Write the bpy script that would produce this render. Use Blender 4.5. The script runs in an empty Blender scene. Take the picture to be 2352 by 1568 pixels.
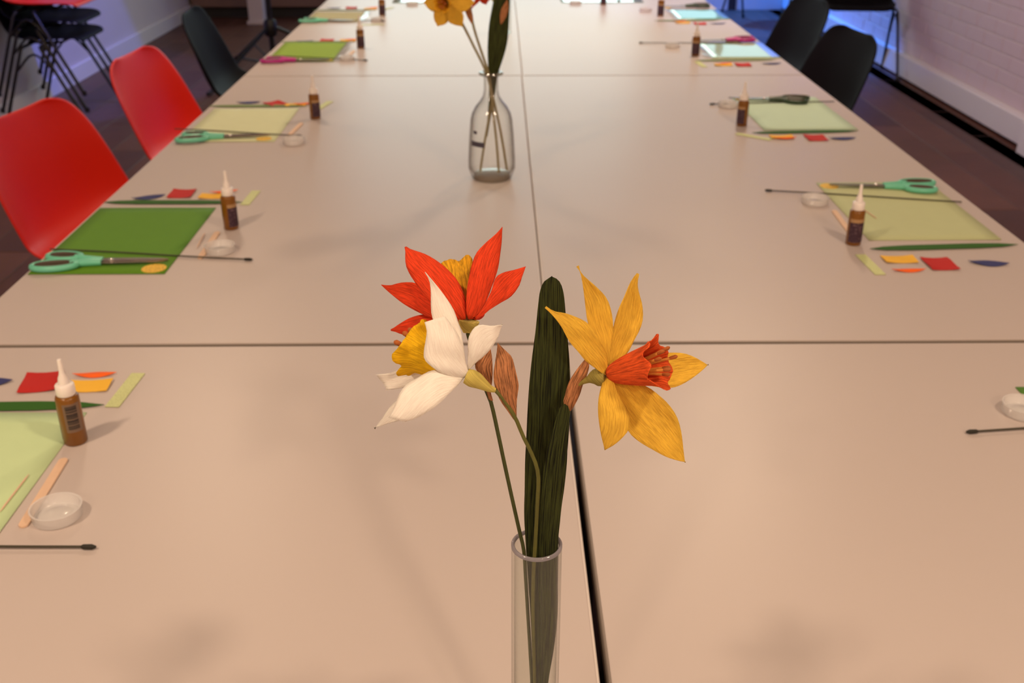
import bpy, bmesh, math, random
from mathutils import Vector, Matrix
random.seed(7)
C = bpy.context.scene.collection
SC = bpy.context.scene
R = math.radians
TZ = 0.74                     # table top height; the camera stands above the near end of the tables

# ------------------------------------------------------------------ camera
cam_d = bpy.data.cameras.new('camera')
cam = bpy.data.objects.new('camera', cam_d)
C.objects.link(cam)
cam.location = (0, 0, 1.338)
cam.rotation_euler = (R(90 - 25.65), 0, -math.atan(29 * math.cos(R(25.65)) / 2380))
cam_d.sensor_width = 36
cam_d.lens = 2380 / 2352 * 36
cam_d.clip_start = 0.02
cam_d.dof.use_dof = True
cam_d.dof.focus_distance = 0.572
cam_d.dof.aperture_fstop = 16.0
SC.camera = cam

# ------------------------------------------------------------------ world, lights, exposure
w = bpy.data.worlds.new('world')
SC.world = w
w.use_nodes = True
w.node_tree.nodes['Background'].inputs[0].default_value = (0.9, 0.75, 0.65, 1)
w.node_tree.nodes['Background'].inputs[1].default_value = 0.02

WARM = (1.0, 0.745, 0.52)

def lamp(name, kind, loc, energy, color, target=None, **kw):
    d = bpy.data.lights.new(name, kind)
    d.energy = energy
    d.color = color
    for k, v in kw.items():
        setattr(d, k, v)
    o = bpy.data.objects.new(name, d)
    C.objects.link(o)
    o.location = loc
    if target is not None:
        o.rotation_euler = (Vector(target) - Vector(loc)).to_track_quat('-Z', 'Y').to_euler()
    return o

CEIL = 2.72
# recessed ceiling downlights in two rows over the tables, and an added pair
for lx, ly, lw, ls in ((-1.1, -1.9, 22, 0.2), (1.05, -1.9, 44, 0.2), (-1.2, 0.1, 28, 0.2), (1.05, 0.1, 22, 0.2), (-1.25, 3.9, 24, 0.3), (0.95, 3.85, 31, 0.24), (-1.45, 5.7, 4, 0.2), (1.1, 5.7, 5, 0.2)):  # first pair, behind the camera, is added to brighten the flowers
    lamp('downlight_or_fill', 'AREA', (lx, ly, CEIL - 0.03), lw, WARM, shape='DISK', size=ls)
# blue stage lights washing the two far walls
BLUE = (0.06, 0.16, 1.0)
lamp('blue_stage_light', 'SPOT', (-1.2, 5.3, 2.5), 330, (0.09, 0.15, 1.0), (-2.62, 6.3, 0.35), spot_size=R(42), spot_blend=0.12, shadow_soft_size=0.05)
lamp('blue_stage_light', 'SPOT', (1.5, 9.3, 2.45), 1100, (0.01, 0.19, 1.0), (2.5, 8.5, 0.0), spot_size=R(59), spot_blend=0.12, shadow_soft_size=0.06)
lamp('violet_stage_light', 'SPOT', (-0.6, 3.6, 2.6), 110, (0.56, 0.42, 0.95), (2.55, 5.4, 0.3), spot_size=R(60), spot_blend=0.8, shadow_soft_size=0.1)

SC.view_settings.view_transform = 'Standard'
SC.view_settings.look = 'None'
SC.view_settings.gamma = 1
SC.view_settings.use_curve_mapping = False
SC.view_settings.exposure = 0.0

# ------------------------------------------------------------------ helpers
def srgb(r, g, b):
    return tuple(((c / 255) / 12.92 if c / 255 <= 0.04045 else ((c / 255 + 0.055) / 1.055) ** 2.4) for c in (r, g, b))

def mat(name, col, rough=0.5, metal=0.0, spec=0.5, coat=0.0, coat_rough=0.05, var=0.0, vscale=20.0, bump=0.0, bscale=60.0, bdist=0.001, sub=0.0):
    m = bpy.data.materials.new(name)
    m.use_nodes = True
    nt = m.node_tree
    p = nt.nodes['Principled BSDF']
    p.inputs['Base Color'].default_value = (*col, 1)
    p.inputs['Roughness'].default_value = rough
    p.inputs['Metallic'].default_value = metal
    p.inputs['Specular IOR Level'].default_value = spec
    p.inputs['Coat Weight'].default_value = coat
    p.inputs['Coat Roughness'].default_value = coat_rough
    if sub:
        p.inputs['Subsurface Weight'].default_value = sub
        p.inputs['Subsurface Radius'].default_value = (0.004, 0.003, 0.002)
        p.inputs['Subsurface Scale'].default_value = 1.0
    if var or bump:
        tc = nt.nodes.new('ShaderNodeTexCoord')
    if var:
        n = nt.nodes.new('ShaderNodeTexNoise')
        n.inputs['Scale'].default_value = vscale
        n.inputs['Detail'].default_value = 4
        nt.links.new(tc.outputs['Object'], n.inputs['Vector'])
        mx = nt.nodes.new('ShaderNodeMix')
        mx.data_type = 'RGBA'
        nt.links.new(n.outputs['Fac'], mx.inputs['Factor'])
        mx.inputs['A'].default_value = (*[c * (1 - var) for c in col], 1)
        mx.inputs['B'].default_value = (*[min(1, c * (1 + var)) for c in col], 1)
        nt.links.new(mx.outputs['Result'], p.inputs['Base Color'])
    if bump:
        n2 = nt.nodes.new('ShaderNodeTexNoise')
        n2.inputs['Scale'].default_value = bscale
        n2.inputs['Detail'].default_value = 3
        nt.links.new(tc.outputs['Object'], n2.inputs['Vector'])
        b = nt.nodes.new('ShaderNodeBump')
        b.inputs['Strength'].default_value = bump
        b.inputs['Distance'].default_value = bdist
        nt.links.new(n2.outputs['Fac'], b.inputs['Height'])
        nt.links.new(b.outputs['Normal'], p.inputs['Normal'])
    return m

def crepe(name, col, trans=0.3, var=0.12, strength=0.7, across=1500.0, along=110.0, rough=0.8):
    """crepe paper: fine ridges along the sheet (UV v axis, metres), lets some light through"""
    m = bpy.data.materials.new(name)
    m.use_nodes = True
    nt = m.node_tree
    p = nt.nodes['Principled BSDF']
    out = nt.nodes['Material Output']
    uv = nt.nodes.new('ShaderNodeUVMap')
    mp = nt.nodes.new('ShaderNodeMapping')
    mp.inputs['Scale'].default_value = (across, along, 1)
    nt.links.new(uv.outputs['UV'], mp.inputs['Vector'])
    n = nt.nodes.new('ShaderNodeTexNoise')
    n.inputs['Scale'].default_value = 1.0
    n.inputs['Detail'].default_value = 3
    n.inputs['Roughness'].default_value = 0.6
    nt.links.new(mp.outputs['Vector'], n.inputs['Vector'])
    b = nt.nodes.new('ShaderNodeBump')
    b.inputs['Strength'].default_value = strength
    b.inputs['Distance'].default_value = 0.0011
    nt.links.new(n.outputs['Fac'], b.inputs['Height'])
    mr = nt.nodes.new('ShaderNodeMapRange')
    mr.inputs['From Min'].default_value = 0.36
    mr.inputs['From Max'].default_value = 0.60
    nt.links.new(n.outputs['Fac'], mr.inputs['Value'])
    mx = nt.nodes.new('ShaderNodeMix')
    mx.data_type = 'RGBA'
    mx.inputs['A'].default_value = (*[c * (1 - 2.2 * var) for c in col], 1)
    mx.inputs['B'].default_value = (*[min(1, c * (1 + var)) for c in col], 1)
    nt.links.new(mr.outputs['Result'], mx.inputs['Factor'])
    nt.links.new(mx.outputs['Result'], p.inputs['Base Color'])
    p.inputs['Roughness'].default_value = rough
    p.inputs['Specular IOR Level'].default_value = 0.25
    nt.links.new(b.outputs['Normal'], p.inputs['Normal'])
    t = nt.nodes.new('ShaderNodeBsdfTranslucent')
    nt.links.new(mx.outputs['Result'], t.inputs['Color'])
    nt.links.new(b.outputs['Normal'], t.inputs['Normal'])
    ms = nt.nodes.new('ShaderNodeMixShader')
    ms.inputs['Fac'].default_value = trans
    nt.links.new(p.outputs['BSDF'], ms.inputs[1])
    nt.links.new(t.outputs['BSDF'], ms.inputs[2])
    nt.links.new(ms.outputs['Shader'], out.inputs['Surface'])
    return m

def clear(name, tint=(0.97, 0.97, 0.97), haze=0.05, haze_col=(0.8, 0.75, 0.7), rough=0.03, ior=1.45, edge=0.8):
    """thin clear wall of glass or plastic: transmits straight through, fresnel gloss, a little haze"""
    m = bpy.data.materials.new(name)
    m.use_nodes = True
    nt = m.node_tree
    out = nt.nodes['Material Output']
    nt.nodes.remove(nt.nodes['Principled BSDF'])
    tr = nt.nodes.new('ShaderNodeBsdfTransparent')
    tr.inputs['Color'].default_value = (*tint, 1)
    df = nt.nodes.new('ShaderNodeBsdfDiffuse')
    df.inputs['Color'].default_value = (*haze_col, 1)
    le = nt.nodes.new('ShaderNodeLayerWeight')      # a longer way through the wall at the outline absorbs more
    le.inputs['Blend'].default_value = 0.5
    pe = nt.nodes.new('ShaderNodeMath')
    pe.operation = 'POWER'
    pe.inputs[1].default_value = 3.0
    nt.links.new(le.outputs['Facing'], pe.inputs[0])
    ce = nt.nodes.new('ShaderNodeMix')
    ce.data_type = 'RGBA'
    ce.inputs['A'].default_value = (*tint, 1)
    ce.inputs['B'].default_value = (*[c * edge for c in tint], 1)
    nt.links.new(pe.outputs[0], ce.inputs['Factor'])
    nt.links.new(ce.outputs['Result'], tr.inputs['Color'])
    m1 = nt.nodes.new('ShaderNodeMixShader')
    m1.inputs['Fac'].default_value = haze
    nt.links.new(tr.outputs[0], m1.inputs[1])
    nt.links.new(df.outputs[0], m1.inputs[2])
    gl = nt.nodes.new('ShaderNodeBsdfGlossy')
    gl.inputs['Roughness'].default_value = rough
    lw = nt.nodes.new('ShaderNodeLayerWeight')      # facing term is the same on both faces of the thin wall
    lw.inputs['Blend'].default_value = 0.5
    pw = nt.nodes.new('ShaderNodeMath')
    pw.operation = 'POWER'
    pw.inputs[1].default_value = 5.0
    nt.links.new(lw.outputs['Facing'], pw.inputs[0])
    f0 = ((ior - 1) / (ior + 1)) ** 2
    ml = nt.nodes.new('ShaderNodeMath')
    ml.operation = 'MULTIPLY_ADD'
    ml.inputs[1].default_value = 0.75
    ml.inputs[2].default_value = f0
    nt.links.new(pw.outputs[0], ml.inputs[0])
    m2 = nt.nodes.new('ShaderNodeMixShader')
    nt.links.new(ml.outputs[0], m2.inputs['Fac'])
    nt.links.new(m1.outputs[0], m2.inputs[1])
    nt.links.new(gl.outputs[0], m2.inputs[2])
    nt.links.new(m2.outputs[0], out.inputs['Surface'])
    return m

def emit(name, col, strength):
    m = bpy.data.materials.new(name)
    m.use_nodes = True
    p = m.node_tree.nodes['Principled BSDF']
    p.inputs['Base Color'].default_value = (0.02, 0.02, 0.02, 1)
    p.inputs['Emission Color'].default_value = (*col, 1)
    p.inputs['Emission Strength'].default_value = strength
    return m

def tag(o, label=None, cat=None, group=None, kind=None):
    if label: o['label'] = label
    if cat: o['category'] = cat
    if group: o['group'] = group
    if kind: o['kind'] = kind
    return o

def mesh_from(bm, name, m, smooth=False):
    me = bpy.data.meshes.new(name)
    bmesh.ops.recalc_face_normals(bm, faces=bm.faces)
    if smooth:                      # rims and corners stay crisp, curved walls stay smooth
        for e in bm.edges:
            if len(e.link_faces) == 2 and e.calc_face_angle(0) > 0.9: e.smooth = False
    bm.to_mesh(me)
    bm.free()
    for x in (m if isinstance(m, (list, tuple)) else [m]):
        me.materials.append(x)
    if smooth:
        for p in me.polygons:
            p.use_smooth = True
    return me

def link(name, me, parent=None, loc=None, rot=None):
    o = bpy.data.objects.new(name, me)
    C.objects.link(o)
    if parent: o.parent = parent
    if loc is not None: o.location = loc
    if rot is not None: o.rotation_euler = rot
    return o

def obj(name, bm, m, parent=None, smooth=False, loc=None, rot=None):
    return link(name, mesh_from(bm, name, m, smooth), parent, loc, rot)

def thing(name, loc, label, cat, group=None, rz=0.0):
    o = bpy.data.objects.new(name, None)
    C.objects.link(o)
    o.location = loc
    o.rotation_euler = (0, 0, rz)
    o.empty_display_size = 0.05
    return tag(o, label, cat, group)

def dup(root, loc, rz, label):
    """copy a thing with its parts and sub-parts"""
    r = root.copy()
    C.objects.link(r)
    r.location = loc
    r.rotation_euler = (0, 0, rz)
    r['label'] = label
    for ch in list(root.children):
        c = ch.copy()
        C.objects.link(c)
        c.parent = r
        for g in list(ch.children):
            d = g.copy()
            C.objects.link(d)
            d.parent = c
    return r

def box(bm, x0, x1, y0, y1, z0, z1, bev=0.0, seg=2):
    r = bmesh.ops.create_cube(bm, size=1)
    vs = r['verts']
    for v in vs:
        v.co = Vector(((x0 + x1) / 2 + v.co.x * (x1 - x0), (y0 + y1) / 2 + v.co.y * (y1 - y0), (z0 + z1) / 2 + v.co.z * (z1 - z0)))
    if bev:
        es = list({e for v in vs for e in v.link_edges})
        bmesh.ops.bevel(bm, geom=es, offset=bev, segments=seg, profile=0.5, affect='EDGES')
    return bm

def prism(bm, pts, z0, z1):
    lo = [bm.verts.new((x, y, z0)) for x, y in pts]
    hi = [bm.verts.new((x, y, z1)) for x, y in pts]
    bm.faces.new(lo[::-1])
    bm.faces.new(hi)
    n = len(pts)
    for i in range(n):
        bm.faces.new((lo[i], lo[(i + 1) % n], hi[(i + 1) % n], hi[i]))
    return bm

def lathe(bm, prof, n=32, closed=False, ruffle=None):
    """profile [(r, z)] turned about z; closed joins the last ring to the first (hollow wall)"""
    rings = []
    for k, (r, z) in enumerate(prof):
        if r < 1e-6:
            rings.append([bm.verts.new((0, 0, z))])
        else:
            rings.append([bm.verts.new((r * math.cos(2 * math.pi * i / n), r * math.sin(2 * math.pi * i / n), z)) for i in range(n)])
    pairs = list(zip(rings, rings[1:])) + ([(rings[-1], rings[0])] if closed else [])
    for a, b in pairs:
        for i in range(n):
            j = (i + 1) % n
            if len(a) == 1 and len(b) == 1: continue
            if len(a) == 1: bm.faces.new((a[0], b[j], b[i]))
            elif len(b) == 1: bm.faces.new((a[i], a[j], b[0]))
            else: bm.faces.new((a[i], a[j], b[j], b[i]))
    return bm

def catmull(P, n):
    P = [Vector(p) for p in P]
    s = [0.0]
    for a, b in zip(P, P[1:]): s.append(s[-1] + (b - a).length)
    L = s[-1]
    out = []
    for i in range(n):
        t = L * i / (n - 1)
        k = 0
        while k < len(P) - 2 and s[k + 1] < t: k += 1
        h = max(1e-9, s[k + 1] - s[k])
        u = min(1, max(0, (t - s[k]) / h))
        p1, p2 = P[k], P[k + 1]
        m1 = (p2 - P[k - 1]) * (h / (s[k + 1] - s[k - 1])) if k > 0 else (p2 - p1)
        m2 = (P[k + 2] - p1) * (h / (s[k + 2] - s[k])) if k + 2 < len(P) else (p2 - p1)
        u2, u3 = u * u, u * u * u
        out.append(p1 * (2 * u3 - 3 * u2 + 1) + m1 * (u3 - 2 * u2 + u) + p2 * (3 * u2 - 2 * u3) + m2 * (u3 - u2))
    return out

def tube(bm, P, rad, n=10, steps=None, caps=True):
    """round bar along points; rad is a number or one number per point"""
    rad = list(rad) if isinstance(rad, (list, tuple)) else [rad] * len(P)
    P4 = [Vector(p) for p in P]
    if steps:
        Q = catmull(P4, steps)
        s = [0.0]
        for a, b in zip(P4, P4[1:]): s.append(s[-1] + (b - a).length)
        rr = []
        for i in range(steps):
            t = s[-1] * i / (steps - 1)
            k = 0
            while k < len(s) - 2 and s[k + 1] < t: k += 1
            u = (t - s[k]) / max(1e-9, s[k + 1] - s[k])
            rr.append(rad[k] + (rad[k + 1] - rad[k]) * min(1, max(0, u)))
        P4, rad = Q, rr
    rings = []
    ref = None
    for i, p in enumerate(P4):
        t = (P4[min(i + 1, len(P4) - 1)] - P4[max(i - 1, 0)]).normalized()
        if ref is None:
            ref = Vector((0, 0, 1)) if abs(t.z) < 0.9 else Vector((1, 0, 0))
        a = (ref - t * ref.dot(t)).normalized()
        ref = a
        b = t.cross(a)
        rings.append([bm.verts.new(p + (a * math.cos(2 * math.pi * k / n) + b * math.sin(2 * math.pi * k / n)) * rad[i]) for k in range(n)])
    for a, b in zip(rings, rings[1:]):
        for k in range(n):
            bm.faces.new((a[k], a[(k + 1) % n], b[(k + 1) % n], b[k]))
    if caps:
        bm.faces.new(rings[0][::-1])
        bm.faces.new(rings[-1])
    return bm

def ring(bm, cx, cy, z, a, b, r, rz, n=28, m=8, ang=0.0):
    """elliptical torus lying flat: semi-axes a, b, bar half-width r, half-height rz"""
    g = []
    for i in range(n):
        t = 2 * math.pi * i / n
        dx, dy = math.cos(t), math.sin(t)
        row = []
        for k in range(m):
            f = 2 * math.pi * k / m
            x, y = dx * (a + r * math.cos(f)), dy * (b + r * math.cos(f))
            row.append(bm.verts.new((cx + x * math.cos(ang) - y * math.sin(ang), cy + x * math.sin(ang) + y * math.cos(ang), z + rz * math.sin(f))))
        g.append(row)
    for i in range(n):
        for k in range(m):
            bm.faces.new((g[i][k], g[(i + 1) % n][k], g[(i + 1) % n][(k + 1) % m], g[i][(k + 1) % m]))
    return bm

# ------------------------------------------------------------------ measured flower shapes (metres)
YELLOW_PETALS=[
 ([[0.0567,0.5009,1.0771],[0.0547,0.4999,1.0785],[0.0508,0.4981,1.0823],[0.0454,0.496,1.0878],[0.0409,0.495,1.0939],[0.0361,0.4948,1.0999],[0.0318,0.4962,1.1075],[0.0272,0.4984,1.1135],[0.0232,0.5006,1.1177]],[[0.0574,0.5012,1.0778],[0.0577,0.5012,1.0819],[0.0566,0.5014,1.089],[0.052,0.5018,1.0977],[0.0464,0.5024,1.1069],[0.0416,0.5022,1.1105],[0.0341,0.5014,1.1138],[0.0276,0.5005,1.1152],[0.0232,0.5009,1.1176]],-0.1),
 ([[0.0583,0.5036,1.0782],[0.058,0.5057,1.0828],[0.0565,0.5077,1.0876],[0.0528,0.5099,1.0938],[0.0492,0.5112,1.098],[0.0471,0.5126,1.103],[0.0461,0.5146,1.1108],[0.0445,0.5166,1.1202],[0.043,0.5177,1.1275],[0.0409,0.5182,1.1339]],[[0.0587,0.5036,1.0782],[0.0593,0.5076,1.0844],[0.06,0.5104,1.0895],[0.0611,0.5135,1.0961],[0.0609,0.5159,1.1022],[0.0595,0.518,1.1093],[0.0569,0.5192,1.1151],[0.0512,0.5194,1.1213],[0.0444,0.5188,1.1282],[0.0409,0.5184,1.1338]],-0.16),
 ([[0.0583,0.5036,1.0782],[0.0594,0.5106,1.0861],[0.0611,0.5154,1.0928],[0.0623,0.519,1.0984],[0.0646,0.5238,1.1067],[0.0684,0.5274,1.1139],[0.0728,0.5304,1.1214],[0.0754,0.5309,1.1242]],[[0.0594,0.5031,1.0772],[0.0643,0.5091,1.0803],[0.0691,0.5142,1.0835],[0.0732,0.5194,1.0883],[0.0775,0.5235,1.0937],[0.0792,0.5263,1.099],[0.0786,0.5289,1.106],[0.0756,0.5307,1.1165],[0.0755,0.5312,1.1241]],-0.12),
 ([[0.0595,0.5039,1.0764],[0.0653,0.5095,1.0759],[0.0736,0.5181,1.0765],[0.0861,0.5274,1.0768],[0.0959,0.5316,1.0751],[0.1048,0.5339,1.0731],[0.1129,0.5344,1.0698],[0.1196,0.534,1.0661]],[[0.0602,0.5033,1.0752],[0.0689,0.5068,1.0703],[0.0777,0.51,1.066],[0.0873,0.5137,1.0624],[0.0971,0.5179,1.06],[0.1038,0.5218,1.0604],[0.1123,0.5279,1.0628],[0.1196,0.5336,1.0663]],-0.1),
 ([[0.0594,0.502,1.0749],[0.062,0.4972,1.07],[0.064,0.491,1.0619],[0.0668,0.4869,1.0542],[0.0704,0.4849,1.0487],[0.0757,0.4842,1.044],[0.0833,0.4847,1.0386],[0.0912,0.4862,1.0333],[0.1019,0.4898,1.0277]],[[0.0601,0.5025,1.0759],[0.0659,0.5014,1.0743],[0.0732,0.5007,1.0726],[0.0806,0.4997,1.0694],[0.0865,0.4984,1.0651],[0.0918,0.497,1.06],[0.0964,0.495,1.0527],[0.1001,0.492,1.04],[0.102,0.4901,1.0275]],-0.14),
 ([[0.0571,0.5015,1.076],[0.0551,0.4985,1.0751],[0.0533,0.4933,1.0722],[0.0518,0.4873,1.0673],[0.0516,0.4827,1.0617],[0.053,0.4784,1.0526],[0.0552,0.4772,1.0438]],[[0.0586,0.5015,1.076],[0.061,0.4957,1.0741],[0.0633,0.4887,1.0706],[0.0668,0.4825,1.0658],[0.0681,0.4794,1.0619],[0.067,0.4766,1.0561],[0.0642,0.4757,1.0525],[0.0601,0.4758,1.0484],[0.0552,0.4771,1.0439]],0.13)]
WHITE_PETALS=[
 ([[-0.0212,0.4994,1.0792],[-0.028,0.5083,1.0872],[-0.0348,0.5163,1.0967],[-0.0382,0.5205,1.103],[-0.0389,0.5234,1.1082],[-0.0389,0.5267,1.115],[-0.0396,0.5293,1.1212],[-0.042,0.5308,1.1256]],[[-0.019,0.4997,1.0799],[-0.0204,0.508,1.0881],[-0.0221,0.5145,1.0958],[-0.0243,0.519,1.1019],[-0.0266,0.5223,1.107],[-0.0303,0.5253,1.1123],[-0.0348,0.528,1.1177],[-0.0385,0.5296,1.1219],[-0.042,0.5308,1.1256]],0.08),
 ([[-0.0211,0.4957,1.0783],[-0.0254,0.4938,1.0797],[-0.0318,0.4922,1.083],[-0.0374,0.492,1.0872],[-0.041,0.4928,1.0909],[-0.0413,0.4941,1.0943],[-0.0405,0.4966,1.0995],[-0.0398,0.4997,1.1045],[-0.041,0.5024,1.1082]],[[-0.0192,0.496,1.0789],[-0.0182,0.4962,1.0825],[-0.0193,0.4969,1.0871],[-0.0201,0.4979,1.0923],[-0.0215,0.4991,1.0974],[-0.0236,0.5005,1.1024],[-0.0265,0.5018,1.1066],[-0.0301,0.5039,1.1112]],0.12),
 ([[-0.0186,0.4992,1.081],[-0.0182,0.5002,1.092],[-0.0179,0.5012,1.0988],[-0.0164,0.502,1.1025],[-0.0138,0.5026,1.1057],[-0.0105,0.5024,1.1066],[-0.0055,0.5017,1.1065],[0.0003,0.5016,1.1074]],[[-0.0182,0.4988,1.0803],[-0.0174,0.499,1.0819],[-0.0144,0.4992,1.0851],[-0.01,0.4993,1.0891],[-0.0055,0.4998,1.0945],[-0.0022,0.5004,1.0999],[0.0003,0.5017,1.1073]],0.08),
 ([[-0.0211,0.4953,1.0776],[-0.0246,0.4894,1.0762],[-0.0287,0.4838,1.0744],[-0.0336,0.4788,1.0714],[-0.0386,0.4763,1.0687],[-0.0458,0.4755,1.0651],[-0.051,0.4761,1.0627]],[[-0.0207,0.4958,1.0786],[-0.0247,0.4951,1.0799],[-0.0319,0.4943,1.0827],[-0.0376,0.4935,1.084],[-0.0441,0.491,1.0821],[-0.0505,0.4877,1.0789],[-0.0533,0.4854,1.0761],[-0.0568,0.4806,1.0697],[-0.06,0.4774,1.0644]],0.12),
 ([[-0.0212,0.4994,1.0768],[-0.0282,0.5044,1.0725],[-0.0369,0.5098,1.0675],[-0.0465,0.515,1.0635],[-0.0545,0.5185,1.0604],[-0.061,0.5208,1.0581],[-0.0659,0.5224,1.0566]],[[-0.0208,0.4997,1.0776],[-0.0281,0.5056,1.0761],[-0.0367,0.5113,1.074],[-0.0455,0.5166,1.0726],[-0.0511,0.5199,1.0722],[-0.0567,0.5223,1.0706],[-0.0624,0.5237,1.0673],[-0.0717,0.5264,1.0649]],-0.06),
 ([[-0.0212,0.4992,1.0764],[-0.0297,0.502,1.0678],[-0.0383,0.5036,1.0593],[-0.0469,0.5044,1.052],[-0.0563,0.5051,1.0469],[-0.0618,0.5055,1.0451],[-0.0672,0.5056,1.0434],[-0.0718,0.5051,1.0417]],[[-0.0208,0.4997,1.0774],[-0.0359,0.5085,1.0704],[-0.0462,0.5117,1.0644],[-0.0549,0.5126,1.0588],[-0.0604,0.5121,1.0548],[-0.0643,0.5108,1.0511],[-0.0673,0.5084,1.0463],[-0.0719,0.5053,1.0415]],0.06)]
RED_PETALS=[
 ([[-0.0189,0.5358,1.0949],[-0.0198,0.5364,1.0974],[-0.0202,0.5381,1.1034],[-0.0195,0.5408,1.1106],[-0.018,0.5443,1.1174],[-0.0164,0.5486,1.124],[-0.0141,0.5524,1.1287],[-0.0087,0.5574,1.133],[-0.0033,0.5622,1.1361],[0.0006,0.5666,1.1391]],[[-0.0172,0.5358,1.0949],[-0.0147,0.5365,1.0965],[-0.0112,0.5383,1.0999],[-0.0081,0.5415,1.1052],[-0.0049,0.5461,1.1125],[-0.0026,0.5502,1.1183],[-0.001,0.5549,1.1248],[0.0004,0.5604,1.1318],[0.0006,0.5669,1.139]],0.14),
 ([[-0.0224,0.5356,1.0945],[-0.0258,0.5351,1.0946],[-0.0335,0.5355,1.0978],[-0.0404,0.5383,1.1042],[-0.0458,0.5416,1.1095],[-0.0489,0.5448,1.114],[-0.0521,0.548,1.1177],[-0.0544,0.5519,1.122],[-0.0549,0.5595,1.1298]],[[-0.0205,0.5358,1.0949],[-0.02,0.5369,1.0972],[-0.0203,0.5403,1.1041],[-0.0219,0.5429,1.1088],[-0.025,0.5461,1.1142],[-0.0297,0.5491,1.1189],[-0.0351,0.552,1.1227],[-0.0422,0.5549,1.1262],[-0.0492,0.5574,1.1282],[-0.055,0.5596,1.1297]],0.12),
 ([[-0.0151,0.538,1.095],[-0.0105,0.5462,1.0981],[-0.0059,0.557,1.1037],[-0.0035,0.5644,1.1084],[0.0013,0.5687,1.11],[0.0086,0.5731,1.1104],[0.0146,0.5764,1.1108]],[[-0.0147,0.5375,1.0939],[-0.0113,0.5412,1.0943],[-0.0074,0.5461,1.0956],[-0.0004,0.5536,1.0974],[0.0061,0.5596,1.0991],[0.0101,0.5656,1.1026],[0.0118,0.5702,1.1059],[0.0146,0.5764,1.1108]],0.08),
 ([[-0.0221,0.5373,1.0934],[-0.0325,0.5426,1.0913],[-0.0421,0.5473,1.0913],[-0.0502,0.5515,1.0934],[-0.0583,0.5556,1.0968],[-0.0663,0.5595,1.1021],[-0.0703,0.5614,1.1056]],[[-0.0217,0.5377,1.0943],[-0.0325,0.5469,1.0979],[-0.0422,0.5547,1.1031],[-0.0494,0.5594,1.1072],[-0.0583,0.5611,1.1069],[-0.0647,0.5611,1.1053],[-0.0703,0.5614,1.1056]],0.08),
 ([[-0.0213,0.5362,1.0934],[-0.0326,0.5422,1.0863],[-0.0424,0.546,1.0802],[-0.0515,0.5494,1.0777],[-0.0589,0.5524,1.0777],[-0.0655,0.5554,1.0792]],[[-0.022,0.5365,1.0941],[-0.0382,0.5477,1.0915],[-0.0464,0.5521,1.0905],[-0.053,0.5542,1.0878],[-0.0589,0.5551,1.0839],[-0.0655,0.5554,1.0792]],0.06),
 ([[-0.0175,0.5397,1.0938],[-0.0174,0.5535,1.0932],[-0.0174,0.5691,1.0934],[-0.0161,0.5851,1.0946],[-0.0137,0.5926,1.0951],[-0.0113,0.5965,1.0899]],[[-0.0152,0.5391,1.0927],[-0.013,0.5453,1.0899],[-0.0104,0.5552,1.088],[-0.01,0.57,1.0876],[-0.0099,0.5849,1.0884],[-0.0113,0.5965,1.0899]],0.08)]
SPATHES=[
 ([[-0.0075,0.5087,1.0572],[-0.0086,0.5096,1.0619],[-0.0104,0.5107,1.0665],[-0.0134,0.5127,1.0723],[-0.0149,0.5145,1.0765],[-0.0103,0.5171,1.0811],[-0.0062,0.5194,1.0842]],[[-0.005,0.5086,1.0572],[-0.0063,0.5096,1.0628],[-0.0055,0.5107,1.0673],[-0.0051,0.5128,1.073],[-0.0054,0.5163,1.0797],[-0.0062,0.5194,1.0842]],0.22),
 ([[0.0062,0.4952,1.0526],[0.0031,0.495,1.0579],[-0.0006,0.4952,1.0638],[-0.0035,0.4961,1.0708],[-0.0046,0.4979,1.0783],[-0.0038,0.4999,1.0846],[-0.0027,0.5025,1.0908],[-0.0023,0.5046,1.095]],[[0.008,0.4955,1.0533],[0.008,0.4957,1.0583],[0.0082,0.4962,1.0649],[0.0091,0.4972,1.0727],[0.0083,0.4982,1.0772],[0.0069,0.4997,1.0831],[0.0054,0.5014,1.088],[0.0018,0.5028,1.0914],[-0.0023,0.5046,1.095]],0.25),
 ([[0.037,0.5026,1.0525],[0.0341,0.5032,1.0586],[0.035,0.5041,1.0632],[0.0368,0.5058,1.0697],[0.0408,0.508,1.076],[0.0459,0.511,1.0817]],[[0.0375,0.5026,1.0525],[0.0399,0.5027,1.0563],[0.0431,0.5038,1.0633],[0.0449,0.5053,1.0691],[0.0471,0.5071,1.074],[0.0482,0.5096,1.0793],[0.0459,0.511,1.0817]],0.22)]
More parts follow.
